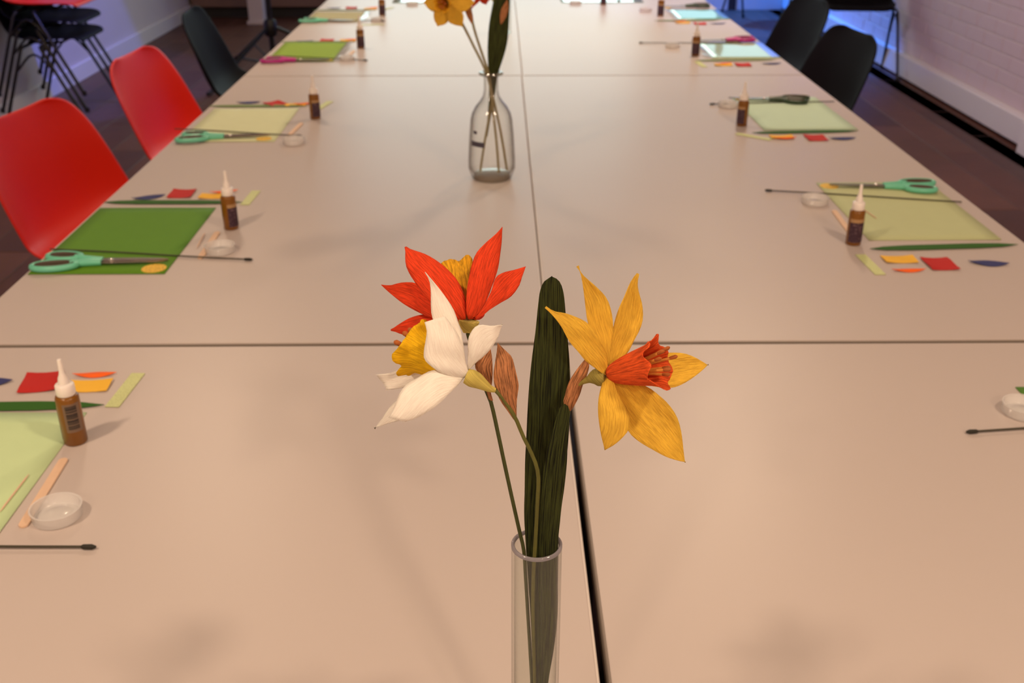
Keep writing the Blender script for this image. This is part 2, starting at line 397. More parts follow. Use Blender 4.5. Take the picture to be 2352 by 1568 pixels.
LEAVES=[
 ([[0.0198,0.5078,0.8375],[0.0184,0.5091,0.8731],[0.0173,0.5101,0.9005],[0.0155,0.5112,0.9302],[0.0138,0.5124,0.9588],[0.0129,0.5131,0.9773],[0.0131,0.5137,0.9924],[0.0133,0.5146,1.0131],[0.014,0.5153,1.0303],[0.0146,0.5161,1.0471],[0.0155,0.5168,1.0636],[0.0169,0.5175,1.0797],[0.0187,0.5183,1.0955],[0.02,0.519,1.1109],[0.0211,0.5194,1.1197],[0.0232,0.5196,1.1247],[0.0274,0.5197,1.1274]],[[0.0271,0.5077,0.8375],[0.0295,0.5089,0.8731],[0.0307,0.5099,0.9005],[0.0319,0.511,0.9302],[0.0325,0.5121,0.9588],[0.0337,0.5129,0.9773],[0.0355,0.5135,0.9924],[0.0372,0.5143,1.0131],[0.0383,0.5151,1.0303],[0.0385,0.5158,1.0471],[0.0384,0.5166,1.0636],[0.0378,0.5172,1.077],[0.0366,0.5178,1.0902],[0.0351,0.5186,1.1058],[0.0336,0.5192,1.1185],[0.0312,0.5196,1.1247],[0.0274,0.5197,1.1274]],0.06),
 ([[0.0222,0.5008,0.8518],[0.0213,0.5004,0.881],[0.021,0.5001,0.909],[0.0212,0.4996,0.9394],[0.0214,0.4992,0.9685],[0.0223,0.4988,0.9964],[0.0233,0.4985,1.0144],[0.0251,0.4983,1.029],[0.0276,0.4981,1.0411],[0.0298,0.4979,1.0515],[0.0318,0.4977,1.0585],[0.0344,0.4977,1.0609]],[[0.0283,0.5007,0.8518],[0.0316,0.5003,0.8845],[0.0333,0.4999,0.909],[0.033,0.4995,0.9394],[0.0327,0.4991,0.9685],[0.0334,0.4989,0.981],[0.0342,0.4987,0.9934],[0.0354,0.4985,1.0055],[0.0365,0.4982,1.0232],[0.0366,0.498,1.0405],[0.0372,0.4978,1.0518],[0.0366,0.4977,1.059],[0.0344,0.4977,1.0609]],0.06)]
STEMS={
 'white_stem':[[-0.0035,0.4952,1.0709],[0.0005,0.4946,1.0661],[0.0045,0.4941,1.0596],[0.0078,0.4942,1.0529],[0.0114,0.4939,1.0431],[0.0154,0.4939,1.0338],[0.0191,0.4934,1.0238],[0.0204,0.4943,1.014],[0.0201,0.4946,1.0008],[0.0196,0.4958,0.9825],[0.019,0.4967,0.966],[0.0183,0.4992,0.9411],[0.0182,0.4998,0.9191],[0.0191,0.5019,0.8867],[0.0201,0.5028,0.8424]],
 'red_stem':[[-0.0194,0.5341,1.0869],[-0.0169,0.529,1.0797],[-0.0129,0.5196,1.0706],[-0.0085,0.5116,1.061],[-0.0061,0.5085,1.0557],[-0.0021,0.5053,1.0364],[0.0011,0.5037,1.0194],[0.005,0.5035,0.9982],[0.0096,0.5029,0.974],[0.0126,0.5039,0.9575],[0.0137,0.504,0.9393],[0.0152,0.5051,0.9116],[0.0171,0.5058,0.8761],[0.0185,0.5059,0.8394]],
 'yellow_stem':[[0.0407,0.5049,1.0678],[0.0379,0.5043,1.0606],[0.037,0.5029,1.053],[0.0357,0.5018,1.0439],[0.0336,0.5015,1.027],[0.0313,0.5039,1.0019],[0.0292,0.5051,0.9767],[0.0277,0.5069,0.9434],[0.0263,0.5089,0.9014],[0.0249,0.5098,0.843]]}
NECKS={
 'yellow':[[0.0566,0.5013,1.0756,0.00396],[0.0541,0.5021,1.075,0.005175],[0.0513,0.503,1.0745,0.004725],[0.0476,0.5034,1.0729,0.002025],[0.0444,0.5045,1.0705,0.0011250000000000001],[0.0407,0.5049,1.0678,0.0009000000000000001]],
 'white':[[-0.0193,0.4975,1.0786,0.0041400000000000005],[-0.0164,0.4969,1.0775,0.004860000000000001],[-0.0134,0.4967,1.076,0.00441],[-0.0101,0.4958,1.0741,0.00315],[-0.0066,0.4952,1.072,0.002025],[-0.0035,0.4952,1.0709,0.00126]],
 'red':[[-0.0186,0.5363,1.0937,0.006075],[-0.0189,0.5359,1.0918,0.005625000000000001],[-0.0192,0.5352,1.0891,0.00405],[-0.0194,0.5341,1.0869,0.0024749999999999998]]}
CORONAS={
 'yellow':([0.0585,0.5019,1.0769],[0.0846,0.4882,1.0906]),
 'white':([-0.0214,0.4995,1.0794],[-0.0497,0.5201,1.0847]),
 'red':([-0.0189,0.5392,1.0952],[-0.0263,0.5843,1.1033])}

# ------------------------------------------------------------------ materials
M = {}
M['table'] = mat('table_laminate', srgb(196, 184, 178), rough=0.37, spec=0.24, var=0.025, vscale=3.0, bump=0.03, bscale=9.0, bdist=0.002)
M['edge'] = mat('shaded_table_edge', srgb(132, 120, 110), rough=0.45)  # pale edging darkened, putting the shade of the table gaps into its colour
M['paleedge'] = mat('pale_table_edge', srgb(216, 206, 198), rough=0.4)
M['under'] = mat('table_underside', srgb(40, 36, 34), rough=0.7)
M['blackmetal'] = mat('black_metal', srgb(22, 20, 22), rough=0.4, metal=0.3)
M['plank'] = [mat('walnut_plank', srgb(a, b, c), rough=0.5, spec=0.35, var=0.25, vscale=7.0) for a, b, c in ((84, 50, 40), (74, 43, 35), (92, 57, 44))]
M['brick'] = mat('painted_brick', srgb(200, 180, 184), rough=0.6, var=0.05, vscale=9.0, bump=0.15, bscale=60, bdist=0.002)
M['mortar'] = mat('painted_mortar', srgb(200, 186, 180), rough=0.7)
M['plaster'] = mat('painted_plaster', srgb(196, 184, 186), rough=0.6, var=0.05, vscale=3.0)
M['skirt'] = mat('white_gloss_paint', srgb(214, 206, 206), rough=0.35)
M['ceiling'] = mat('ceiling_paint', srgb(190, 182, 176), rough=0.8)
M['panel'] = mat('brown_panel', srgb(120, 92, 84), rough=0.6, var=0.1, vscale=4.0)
M['redshell'] = mat('red_plastic', srgb(214, 32, 8), rough=0.42, spec=0.25)
M['blackshell'] = mat('black_plastic', srgb(20, 17, 18), rough=0.6, spec=0.05)
M['brownglass'] = mat('amber_bottle', srgb(128, 80, 14), rough=0.3, spec=0.4, coat=0.15)
M['white'] = mat('white_plastic', srgb(240, 232, 226), rough=0.35, sub=0.2)
M['cup'] = clear('translucent_cup_plastic', (0.95, 0.95, 0.95), 0.5, (0.90, 0.87, 0.85), 0.15, 1.45)
M['wood'] = mat('craft_stick_wood', srgb(224, 190, 160), rough=0.65, var=0.1, vscale=60)
M['wire'] = mat('paper_covered_wire', srgb(62, 57, 42), rough=0.7)
M['steel'] = mat('scissor_steel', srgb(150, 138, 128), rough=0.25, metal=0.9)
M['grip'] = mat('taupe_grip', srgb(86, 72, 62), rough=0.6)
M['screw'] = mat('bright_screw', srgb(220, 214, 208), rough=0.25, metal=0.8)
for k, c in (('mint', (112, 204, 172)), ('magenta', (190, 34, 140)), ('darkgreen', (44, 66, 44))):
    M[k] = mat(k + '_plastic', srgb(*c), rough=0.35)
M['glass'] = clear('clear_glass', (0.965, 0.975, 0.96), 0.024, (0.72, 0.70, 0.66), 0.02, 1.42)
M['carafe'] = clear('carafe_glass', (0.99, 0.985, 0.97), 0.008, (0.7, 0.66, 0.6), 0.03, 1.45, edge=0.26)
M['rim'] = clear('cut_glass_rim', (0.62, 0.60, 0.64), 0.45, (0.42, 0.40, 0.44), 0.08, 1.5)
M['print'] = mat('blue_grey_print', srgb(70, 66, 82), rough=0.6)

def noise_print(name, paper, ink, sc, lo, rough=0.6, band=None):
    """a paper label whose print (too small to read) is dark noise strokes"""
    m = mat(name, paper, rough=rough)
    nt = m.node_tree
    p = nt.nodes['Principled BSDF']
    tc = nt.nodes.new('ShaderNodeTexCoord')
    mp = nt.nodes.new('ShaderNodeMapping')
    mp.inputs['Scale'].default_value = sc
    nt.links.new(tc.outputs['Object'], mp.inputs['Vector'])
    n = nt.nodes.new('ShaderNodeTexNoise')
    n.inputs['Scale'].default_value = 1.0
    n.inputs['Detail'].default_value = 1.0
    nt.links.new(mp.outputs['Vector'], n.inputs['Vector'])
    r = nt.nodes.new('ShaderNodeMapRange')
    r.inputs['From Min'].default_value = lo
    r.inputs['From Max'].default_value = lo + 0.05
    nt.links.new(n.outputs['Fac'], r.inputs['Value'])
    mx = nt.nodes.new('ShaderNodeMix')
    mx.data_type = 'RGBA'
    mx.inputs['A'].default_value = (*paper, 1)
    mx.inputs['B'].default_value = (*ink, 1)
    nt.links.new(r.outputs['Result'], mx.inputs['Factor'])
    nt.links.new(mx.outputs['Result'], p.inputs['Base Color'])
    return m

M['barcode'] = noise_print('barcode_print', srgb(122, 100, 82), srgb(46, 36, 32), (0.001, 0.001, 420), 0.44)
M['barlabel'] = mat('bottle_label_tan', srgb(122, 98, 80), rough=0.5)
M['purple'] = noise_print('purple_label_print', srgb(58, 34, 50), srgb(120, 92, 98), (260, 260, 520), 0.60)
M['goldband'] = mat('label_gold_band', srgb(170, 134, 92), rough=0.5)
M['tagpaper'] = noise_print('handwritten_tag', srgb(206, 214, 150), srgb(150, 160, 104), (800, 420, 1), 0.62)
M['sticker'] = noise_print('yellow_sticker_print', srgb(240, 196, 50), srgb(150, 110, 20), (420, 420, 1), 0.56)

def paper(name, rgb, gloss=False):
    return mat(name, srgb(*rgb), rough=0.75, spec=0.3, var=0.04, vscale=30, bump=0.25, bscale=300, bdist=0.0005, coat=1.0 if gloss else 0.0, coat_rough=0.06)

P_ = {
    'red': paper('red_crepe', (190, 34, 28)), 'yellow': paper('yellow_crepe', (244, 190, 60)),
    'orange': paper('orange_crepe', (246, 106, 34)), 'blue': paper('navy_crepe', (56, 60, 112)),
    'leafgreen': paper('green_crepe', (46, 96, 22)), 'pale': paper('pale_green_sheet', (198, 222, 170)),
    'bright': paper('bright_green_sheet', (92, 142, 30)), 'celery': paper('celery_sheet', (214, 220, 176)), 'celeryright': paper('celery_sheet_greener', (192, 200, 152)),
    'lime': paper('lime_sheet', (136, 168, 50)), 'grey': paper('grey_green_sheet', (176, 172, 132)),
    'pistachio': paper('pistachio_sheet', (196, 222, 196)), 'shiny': paper('shiny_pale_sheet', (172, 196, 150), True),
    'turq': paper('turquoise_sheet', (110, 178, 150), True), 'teal': paper('teal_sheet', (150, 176, 156), True),
    'dullgreen': paper('dull_green_crepe', (112, 138, 74)),
}
M['film'] = clear('clear_film_edge', (0.9, 0.92, 0.92), 0.25, (0.85, 0.86, 0.85), 0.1, 1.5)

# ------------------------------------------------------------------ the room
XL, XR, Y0, Y1 = -2.64, 2.56, -2.6, 9.62
def structure(name, bm, m, parent=None, smooth=False):
    o = obj(name, bm, m, parent, smooth)
    if parent is None: o['kind'] = 'structure'
    return o

bm = bmesh.new(); box(bm, XL - 0.1, XR + 0.1, Y0 - 0.1, Y1 + 0.1, -0.12, -0.006)
floor = structure('floor', bm, mat('floor_base', srgb(40, 26, 22), rough=0.8))
PW, PL = 0.19, 1.38
pm = []
for m in M['plank']:
    bm = bmesh.new(); box(bm, 0, PW - 0.003, 0, PL - 0.003, -0.008, 0, bev=0.0012, seg=1)
    pm.append(mesh_from(bm, 'plank', m))
nrow = int((XR - XL) / PW)
for i in range(nrow + 1):
    off = (i * 0.53) % PL
    x = XL + i * PW
    if x + PW > XR + 0.02: x = XR - PW + 0.02
    y = Y0 - off
    while y < Y1:
        if y > -0.0 - PL or abs(x) > 0:
            link('plank', pm[random.randrange(3)], floor, (x, y, 0))
        y += PL

bm = bmesh.new(); box(bm, XL - 0.1, XR + 0.1, Y0 - 0.1, Y1 + 0.1, CEIL, CEIL + 0.1)
structure('ceiling', bm, M['ceiling'])
bm = bmesh.new(); box(bm, XL - 0.1, XL, Y0, Y1, -0.05, CEIL)
structure('wall_left', bm, M['plaster'])
bm = bmesh.new(); box(bm, XL - 0.1, XR + 0.1, Y0 - 0.1, Y0, -0.05, CEIL)
structure('wall_near', bm, M['plaster'])
bm = bmesh.new(); box(bm, XL - 0.1, XR + 0.1, Y1, Y1 + 0.1, -0.05, CEIL)
structure('wall_far', bm, M['plaster'])
bm = bmesh.new(); box(bm, XR + 0.0025, XR + 0.12, Y0, Y1, -0.05, CEIL)
wall_right = structure('wall_right', bm, M['mortar'])
# painted bricks: the low courses the photograph shows are pieces of their own, the rest is one part
bm = bmesh.new(); box(bm, 0, 0.016, 0.003, 0.222, 0.0025, 0.0725, bev=0.0025, seg=2)
brick_me = mesh_from(bm, 'brick', M['brick'])
rest = bmesh.new()
for c in range(-2, 35):
    z = 0.15 + c * 0.075
    if z + 0.07 > CEIL: break
    k = 0
    y = Y0 - (0.1125 if c % 2 else 0)
    while y < Y1 - 0.01:
        if 0 <= c < 10 and 4.1 < y < 9.6:
            o = link('brick', brick_me, wall_right, (XR + random.uniform(-0.0012, 0.0008), y, z))
        elif c >= 0:
            x = XR + random.uniform(-0.002, 0.001)
            box(rest, x, x + 0.016, y + 0.004, y + 0.221, z + 0.0035, z + 0.0715)
        y += 0.225
o = obj('upper_bricks', rest, M['brick'], wall_right)
o['kind'] = 'stuff'
# skirting: a boxed-in ledge on the right, a plain board on the left
bm = bmesh.new(); box(bm, XR - 0.045, XR + 0.012, 4.86, Y1, 0.018, 0.143, bev=0.004)
structure('baseboard_right', bm, M['skirt'])
bm = bmesh.new(); box(bm, XR - 0.045, XR + 0.012, Y0, 4.58, 0.018, 0.143, bev=0.004)
structure('baseboard_near_right', bm, M['skirt'])
bm = bmesh.new(); box(bm, XR - 0.085, XR + 0.012, 4.58, 4.86, 0.0, 0.15, bev=0.004)
structure('trim_1', bm, M['skirt'])
bm = bmesh.new(); box(bm, XL, XL + 0.02, Y0, Y1, 0.0, 0.10, bev=0.003)
structure('baseboard_left', bm, M['skirt'])
bm = bmesh.new(); box(bm, -1.05, XR - 0.05, Y1 - 0.02, Y1, 0.0, 0.11, bev=0.003)
structure('baseboard_far', bm, M['skirt'])
bm = bmesh.new(); box(bm, 2.03, 2.10, Y1 - 0.03, Y1, 0.0, 1.1, bev=0.003)
structure('trim_2', bm, mat('dark_door_trim', srgb(44, 30, 34), rough=0.5))

# far wall: projection screen and a lit window above the picture, seen only as gloss on the tables
t = thing('projection_screen', (-0.12, Y1 - 0.01, 1.24), 'large lit white projection screen on the far wall', 'screen')
bm = bmesh.new(); box(bm, -1.42, 1.42, -0.04, 0, 0, 1.36, bev=0.004)
obj('frame', bm, M['blackmetal'], t)
bm = bmesh.new(); box(bm, -1.38, 1.38, -0.045, -0.035, 0.04, 1.32)
obj('screen_surface', bm, emit('screen_light', (0.78, 1.0, 1.0), 4.2), t)
bm = bmesh.new()
for x0, x1, z0, z1 in ((1.40, 2.52, 1.28, 1.34), (1.40, 2.52, 2.46, 2.52), (1.40, 1.46, 1.34, 2.46), (1.93, 2.0, 1.34, 2.46), (2.46, 2.52, 1.34, 2.46)):
    box(bm, x0, x1, Y1 - 0.05, Y1 + 0.01, z0, z1)
win = structure('window_1', bm, M['skirt'])
for x0, x1 in ((1.46, 1.93), (2.0, 2.46)):
    b2 = bmesh.new(); box(b2, x0, x1, Y1 - 0.03, Y1 - 0.02, 1.34, 2.46)
    obj('pane', b2, emit('dusk_window_light', (0.55, 0.85, 1.0), 1.6), win)

# low brown cabinet with a dark plaque, and a pale post, at the far left
t = thing('wall_cabinet', (-2.05, 9.18, 0.0), 'brown floor cabinet with dark plaque against the far wall', 'cabinet')
bm = bmesh.new(); box(bm, -0.56, 0.66, -0.02, 0.42, 0.09, 0.95, bev=0.006)
obj('body', bm, M['panel'], t)
bm = bmesh.new(); box(bm, -0.52, 0.62, 0.04, 0.40, 0.0, 0.09)
obj('plinth', bm, M['under'], t)
bm = bmesh.new(); box(bm, -0.32, -0.17, -0.032, -0.02, 0.16, 0.32, bev=0.003)
pq = obj('plaque', bm, mat('dark_blue_plaque', srgb(34, 36, 62), rough=0.5), t)
bm = bmesh.new(); box(bm, -0.29, -0.20, -0.0345, -0.032, 0.235, 0.262)
obj('plaque_lettering', bm, noise_print('plaque_lettering_print', srgb(34, 36, 62), srgb(116, 112, 130), (90, 90, 160), 0.5), pq)
t = thing('white_post', (-2.0, 8.88, 0.0), 'pale square post in front of the brown cabinet', 'post')
bm = bmesh.new(); box(bm, -0.06, 0.06, -0.06, 0.06, 0.02, 1.9, bev=0.004)
obj('shaft', bm, M['plaster'], t)
bm = bmesh.new(); box(bm, -0.075, 0.075, -0.075, 0.075, 0.0, 0.03, bev=0.004)
obj('foot', bm, M['plaster'], t)

# ------------------------------------------------------------------ tables: three rows of two
XC = {0: (0.0765, 0.0837), 1: (0.0595, 0.0615), 2: (0.0617, 0.0635)}
YB = [(-0.52, 1.2365), (1.2425, 3.0015), (3.0045, 4.76)]
tl = {(0, 0): 'nearest left table of the group, white laminate top under the cut-off pale sheet',
      (0, 1): 'nearest right table of the group, empty white laminate top beside the tube vase',
      (1, 0): 'middle left table, white laminate top, bearing the glass carafe and bright green sheet',
      (1, 1): 'middle right table, white laminate top with mint and dark green scissors',
      (2, 0): 'far left table, white laminate top with lime green sheet and magenta scissors',
      (2, 1): 'far right table, white laminate top with turquoise sheet'}
for row, (ya, yb) in enumerate(YB):
    for side in (0, 1):
        x0, x1 = ((-0.735, XC[row][0]) if side == 0 else (XC[row][1], 0.871))
        cx, cy = (x0 + x1) / 2, (ya + yb) / 2
        t = thing('folding_table', (cx, cy, 0), tl[(row, side)], 'table', 'white laminate tables pushed together')
        hx, hy = (x1 - x0) / 2, (yb - ya) / 2
        bm = bmesh.new(); box(bm, -hx + 0.002, hx - 0.002, -hy + 0.002, hy - 0.002, TZ - 0.024, TZ, bev=0.0012)
        obj('tabletop', bm, M['table'], t)
        for a0, a1 in ((-hx, -hx + 0.004), (hx - 0.004, hx)):
            bm = bmesh.new(); box(bm, a0, a1, -hy, hy, TZ - 0.0245, TZ - 0.0008, bev=0.0008, seg=1)
            inner = row == 0 and side == 1 and a0 < 0  # this side of the near gap gets the edging darkened for shade
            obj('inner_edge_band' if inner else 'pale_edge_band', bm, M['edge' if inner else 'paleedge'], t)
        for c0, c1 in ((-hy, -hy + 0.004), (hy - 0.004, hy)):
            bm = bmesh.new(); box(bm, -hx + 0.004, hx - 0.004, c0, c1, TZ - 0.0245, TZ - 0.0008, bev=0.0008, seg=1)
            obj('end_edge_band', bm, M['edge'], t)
        bm = bmesh.new(); box(bm, -hx + 0.05, hx - 0.05, -hy + 0.06, hy - 0.06, TZ - 0.06, TZ - 0.0245)
        obj('apron', bm, M['under'], t)
        for sx in (-1, 1):
            for sy in (-1, 1):
                bm = bmesh.new()
                tube(bm, [(sx * (hx - 0.07), sy * (hy - 0.1), 0), (sx * (hx - 0.07), sy * (hy - 0.1), TZ - 0.06)], 0.016, 12)
                obj('leg', bm, M['blackmetal'], t, True)

# ------------------------------------------------------------------ chairs
def shell_bm():
    prof = [ # x, z, half width, edge lift
        (0.222, 0.418, 0.165, 0.0), (0.216, 0.430, 0.195, 0.0), (0.195, 0.437, 0.214, 0.004), (0.14, 0.434, 0.234, 0.012), (0.06, 0.426, 0.246, 0.020),
        (-0.03, 0.421, 0.254, 0.028), (-0.10, 0.428, 0.257, 0.036), (-0.145, 0.448, 0.258, 0.044), (-0.172, 0.485, 0.257, 0.046), (-0.190, 0.535, 0.254, 0.042),
        (-0.206, 0.595, 0.249, 0.034), (-0.222, 0.655, 0.238, 0.024), (-0.233, 0.696, 0.222, 0.016), (-0.239, 0.720, 0.203, 0.012), (-0.243, 0.735, 0.180, 0.010), (-0.246, 0.744, 0.146, 0.008), (-0.248, 0.7475, 0.105, 0.006)]
    bm = bmesh.new()
    n = 14
    g = []
    P = [Vector((p[0], 0, p[1])) for p in prof]
    for i, (x, z, hw, lift) in enumerate(prof):
        t = (P[min(i + 1, len(P) - 1)] - P[max(i - 1, 0)]).normalized()
        nrm = Vector((0, 1, 0)).cross(t) * -1
        if nrm.x < -0.2: nrm = -nrm
        if nrm.z < 0 and abs(nrm.x) < 0.5: nrm = -nrm
        row = []
        for k in range(n + 1):
            u = 2 * k / n - 1
            q = P[i] + Vector((0, u * hw, 0)) + nrm * (lift * abs(u) ** 3.0 + 0.007 * u * u * (1 if i > 7 else 0.3))
            row.append(bm.verts.new(q))
        g.append(row)
    for i in range(len(g) - 1):
        for k in range(n):
            bm.faces.new((g[i][k], g[i][k + 1], g[i + 1][k + 1], g[i + 1][k]))
    return bm

def shell_mesh(m):
    me = mesh_from(shell_bm(), 'shell', m, True)
    return me

SHELL = {'red': shell_mesh(M['redshell']), 'black': shell_mesh(M['blackshell'])}
LEGM = {}
FEET = {}
for sx in (-1, 1):
    for sy in (-1, 1):
        top, mid, end = (0.035, 0.045, 0.225) if sx > 0 else (-0.055, -0.062, -0.205)
        bm = bmesh.new()
        tube(bm, [(top, sy * 0.10, 0.408), (top, sy * 0.262, 0.408), (mid, sy * 0.272, 0.392), (end, sy * 0.288, 0.006)], 0.0085, 8)
        LEGM[(sx, sy)] = mesh_from(bm, 'leg', M['blackmetal'], True)
        FEET[(sx, sy)] = (end, sy * 0.288, 0)
bm = bmesh.new(); lathe(bm, [(0, 0), (0.012, 0), (0.013, 0.012), (0.010, 0.025), (0, 0.025)], 10)
FOOTM = mesh_from(bm, 'foot', M['blackmetal'], True)
bm = bmesh.new()
tube(bm, [(-0.08, -0.10, 0.408), (0.09, -0.10, 0.408), (0.09, 0.10, 0.408), (-0.08, 0.10, 0.408), (-0.08, -0.10, 0.408)], 0.007, 8)
UNDER = mesh_from(bm, 'underframe', M['blackmetal'], True)
BR = []
for sy in (-1, 1):
    bm = bmesh.new()
    tube(bm, [(-0.098, sy * 0.277, 0.29), (0.0, sy * 0.272, 0.375), (0.092, sy * 0.277, 0.29)], 0.006, 8, steps=9)
    BR.append(mesh_from(bm, 'brace', M['blackmetal'], True))

def chair(x, y, rz, colour, label, group, z=0.0):
    t = thing('shell_chair', (x, y, z), label, 'chair', group, rz)
    s = link('shell', SHELL[colour], t)
    md = s.modifiers.new('thick', 'SOLIDIFY'); md.thickness = 0.008; md.offset = 0
    sb = s.modifiers.new('smooth', 'SUBSURF'); sb.levels = 1; sb.render_levels = 1
    for k, me in LEGM.items():
        l = link('leg', me, t)
        link('foot', FOOTM, l, FEET[k])
    link('underframe', UNDER, t)
    for me in BR: link('brace', me, t)
    return t

G1 = 'shell chairs drawn up to the tables'
chair(-0.945, 2.51, R(-9), 'red', 'red plastic shell chair nearest the camera, on the left of the tables', G1)
chair(-0.915, 3.29, R(-4), 'red', 'second red shell chair on the left, in front of the black one', G1)
chair(-0.98, 4.24, R(4), 'black', 'black shell chair beyond the two red ones on the left', G1)
chair(1.01, 3.69, R(180 + 7), 'black', 'nearest black shell chair on the right side of the tables', G1)
chair(1.10, 4.55, R(180 + 6), 'black', 'black shell chair just behind the nearest one on the right', G1)
G2 = 'stack of shell chairs by the left wall'
chair(-2.375, 5.66, R(2), 'black', 'black shell chair at the bottom of the stack by the left wall', G2)
chair(-2.375, 5.66, R(2), 'black', 'black shell chair in the middle of the stack by the left wall', G2, z=0.085)
chair(-2.375, 5.66, R(2), 'red', 'red shell chair on top of the stack by the left wall', G2, z=0.17)
G3 = 'black chairs along the right wall'
chair(2.21, 6.75, R(-96), 'black', 'black chair on thin splayed legs against the right brick wall', G3)
chair(2.16, 8.80, R(230), 'black', 'blue-lit black chair in the far right corner', G3)

# tripod stand
t = thing('tripod_stand', (-1.44, 6.72, 0), 'black tripod stand with tall pole on the floor at far left', 'stand')
bm = bmesh.new(); tube(bm, [(0, 0, 0.05), (0, 0, 1.75)], 0.017, 14); obj('pole', bm, M['blackmetal'], t, True)
bm = bmesh.new(); lathe(bm, [(0.0, 0.25), (0.034, 0.25), (0.042, 0.27), (0.042, 0.33), (0.03, 0.35), (0.0, 0.35)], 16); obj('hub', bm, M['blackmetal'], t, True)
for a in (125, 5, 245):
    c, s = math.cos(R(a)), math.sin(R(a))
    bm = bmesh.new(); tube(bm, [(0.035 * c, 0.035 * s, 0.30), (0.64 * c, 0.64 * s, 0.012)], 0.011, 10)
    l = obj('leg', bm, M['blackmetal'], t, True)
    bm = bmesh.new(); tube(bm, [(0.60 * c, 0.60 * s, 0.031), (0.655 * c, 0.655 * s, 0.011)], 0.0135, 10); obj('rubber_foot', bm, M['under'], l, True)
    bm = bmesh.new(); tube(bm, [(0.012 * c, 0.012 * s, 0.08), (0.32 * c, 0.32 * s, 0.165)], 0.006, 8); obj('strut', bm, M['blackmetal'], t, True)

# ------------------------------------------------------------------ things at the place settings
def sheet(x0, x1, y0, y1, key, label, rot=0.0, film=None):
    cx, cy, hx, hy = (x0 + x1) / 2, (y0 + y1) / 2, (x1 - x0) / 2, (y1 - y0) / 2
    bm = bmesh.new()
    n, m = 8, 12
    rnd = random.Random(round(cx * 1000) + round(cy * 1000))
    a, b = rnd.uniform(0, 6), rnd.uniform(0, 6)
    g = [[bm.verts.new((-hx + 2 * hx * i / n, -hy + 2 * hy * j / m, 0.0011 + 0.0005 * math.sin(a + 3 * i / n) * math.sin(b + 4 * j / m))) for j in range(m + 1)] for i in range(n + 1)]
    for i in range(n):
        for j in range(m):
            bm.faces.new((g[i][j], g[i + 1][j], g[i + 1][j + 1], g[i][j + 1]))
    if film is None:
        o = obj('paper_sheet', bm, P_[key], None, True, (cx, cy, TZ), (0, 0, rot))
        md = o.modifiers.new('thick', 'SOLIDIFY'); md.thickness = 0.0009; md.offset = 0
        return tag(o, label, 'paper', 'crepe paper sheets at the place settings')
    t = thing('paper_sheet', (cx, cy, TZ), label, 'paper', 'crepe paper sheets at the place settings', rot)
    o = obj('sheet', bm, P_[key], t, True)
    md = o.modifiers.new('thick', 'SOLIDIFY'); md.thickness = 0.0009; md.offset = 0
    bm = bmesh.new()       # crinkled open edge of the clear sleeve
    xs, e = (hx, 0.022) if film > 0 else (-hx, -0.022)
    pts = [(xs + e * rnd.uniform(0.6, 1.1), -hy + 2 * hy * k / 7, 0.002 + rnd.uniform(0, 0.010)) for k in range(8)]
    lo = [bm.verts.new((xs - e * 0.2, -hy + 2 * hy * k / 7, 0.0022)) for k in range(8)]
    hi = [bm.verts.new(p) for p in pts]
    for k in range(7): bm.faces.new((lo[k], lo[k + 1], hi[k + 1], hi[k]))
    obj('clear_sleeve_edge', bm, M['film'], t)
    return t

def flat(name, pts, key, loc, rot, label, cat, group, z=0.0006, th=0.0006, curl=0.0, m=None):
    bm = bmesh.new()
    prism(bm, pts, 0, th)
    if curl:
        mx = max(abs(p[0]) for p in pts)
        bmesh.ops.subdivide_edges(bm, edges=bm.edges[:], cuts=3, use_grid_fill=True)
        for v in bm.verts: v.co.z += curl * (v.co.x / mx) ** 2 + 0.3 * curl * math.sin(v.co.y * 150)  * (v.co.x / mx)
        for v in bm.verts: v.co.z = max(v.co.z, 0.0)
    o = obj(name, bm, m or P_[key], None, False, (*loc, TZ + z), (0, 0, rot))
    return tag(o, label, cat, group)

def lens(L, W, n=9, tail=0.0):
    up = [(-L / 2 + L * i / n, W / 2 * math.sin(math.pi * i / n) ** 1.15) for i in range(n + 1)]
    return up + [(x, -y) for x, y in reversed(up[1:-1])]

def strip_shape(L, W):
    return [(-L / 2, 0), (-L * 0.40, W * 0.36), (-L * 0.25, W / 2), (L * 0.2, W / 2), (L * 0.38, W * 0.36), (L / 2, 0.0), (L * 0.38, -W * 0.36), (L * 0.2, -W / 2), (-L * 0.25, -W / 2), (-L * 0.40, -W * 0.36)]

def rect(a, b): return [(-a / 2, -b / 2), (a / 2, -b / 2), (a / 2, b / 2), (-a / 2, b / 2)]

# glue bottle
def patch(r, a0, a1, z0, z1, n=12, out=0.0003):
    bm = bmesh.new()
    rows = [[bm.verts.new(((r + o) * math.cos(a0 + (a1 - a0) * k / n), (r + o) * math.sin(a0 + (a1 - a0) * k / n), z)) for k in range(n + 1)] for z, o in ((z0, out), (z1, out), (z1, -0.0002), (z0, -0.0002))]
    for i in range(4):
        a, b = rows[i], rows[(i + 1) % 4]
        for k in range(n): bm.faces.new((a[k], a[k + 1], b[k + 1], b[k]))
    for k in (0, n): bm.faces.new([rw[k] for rw in rows])
    return bm

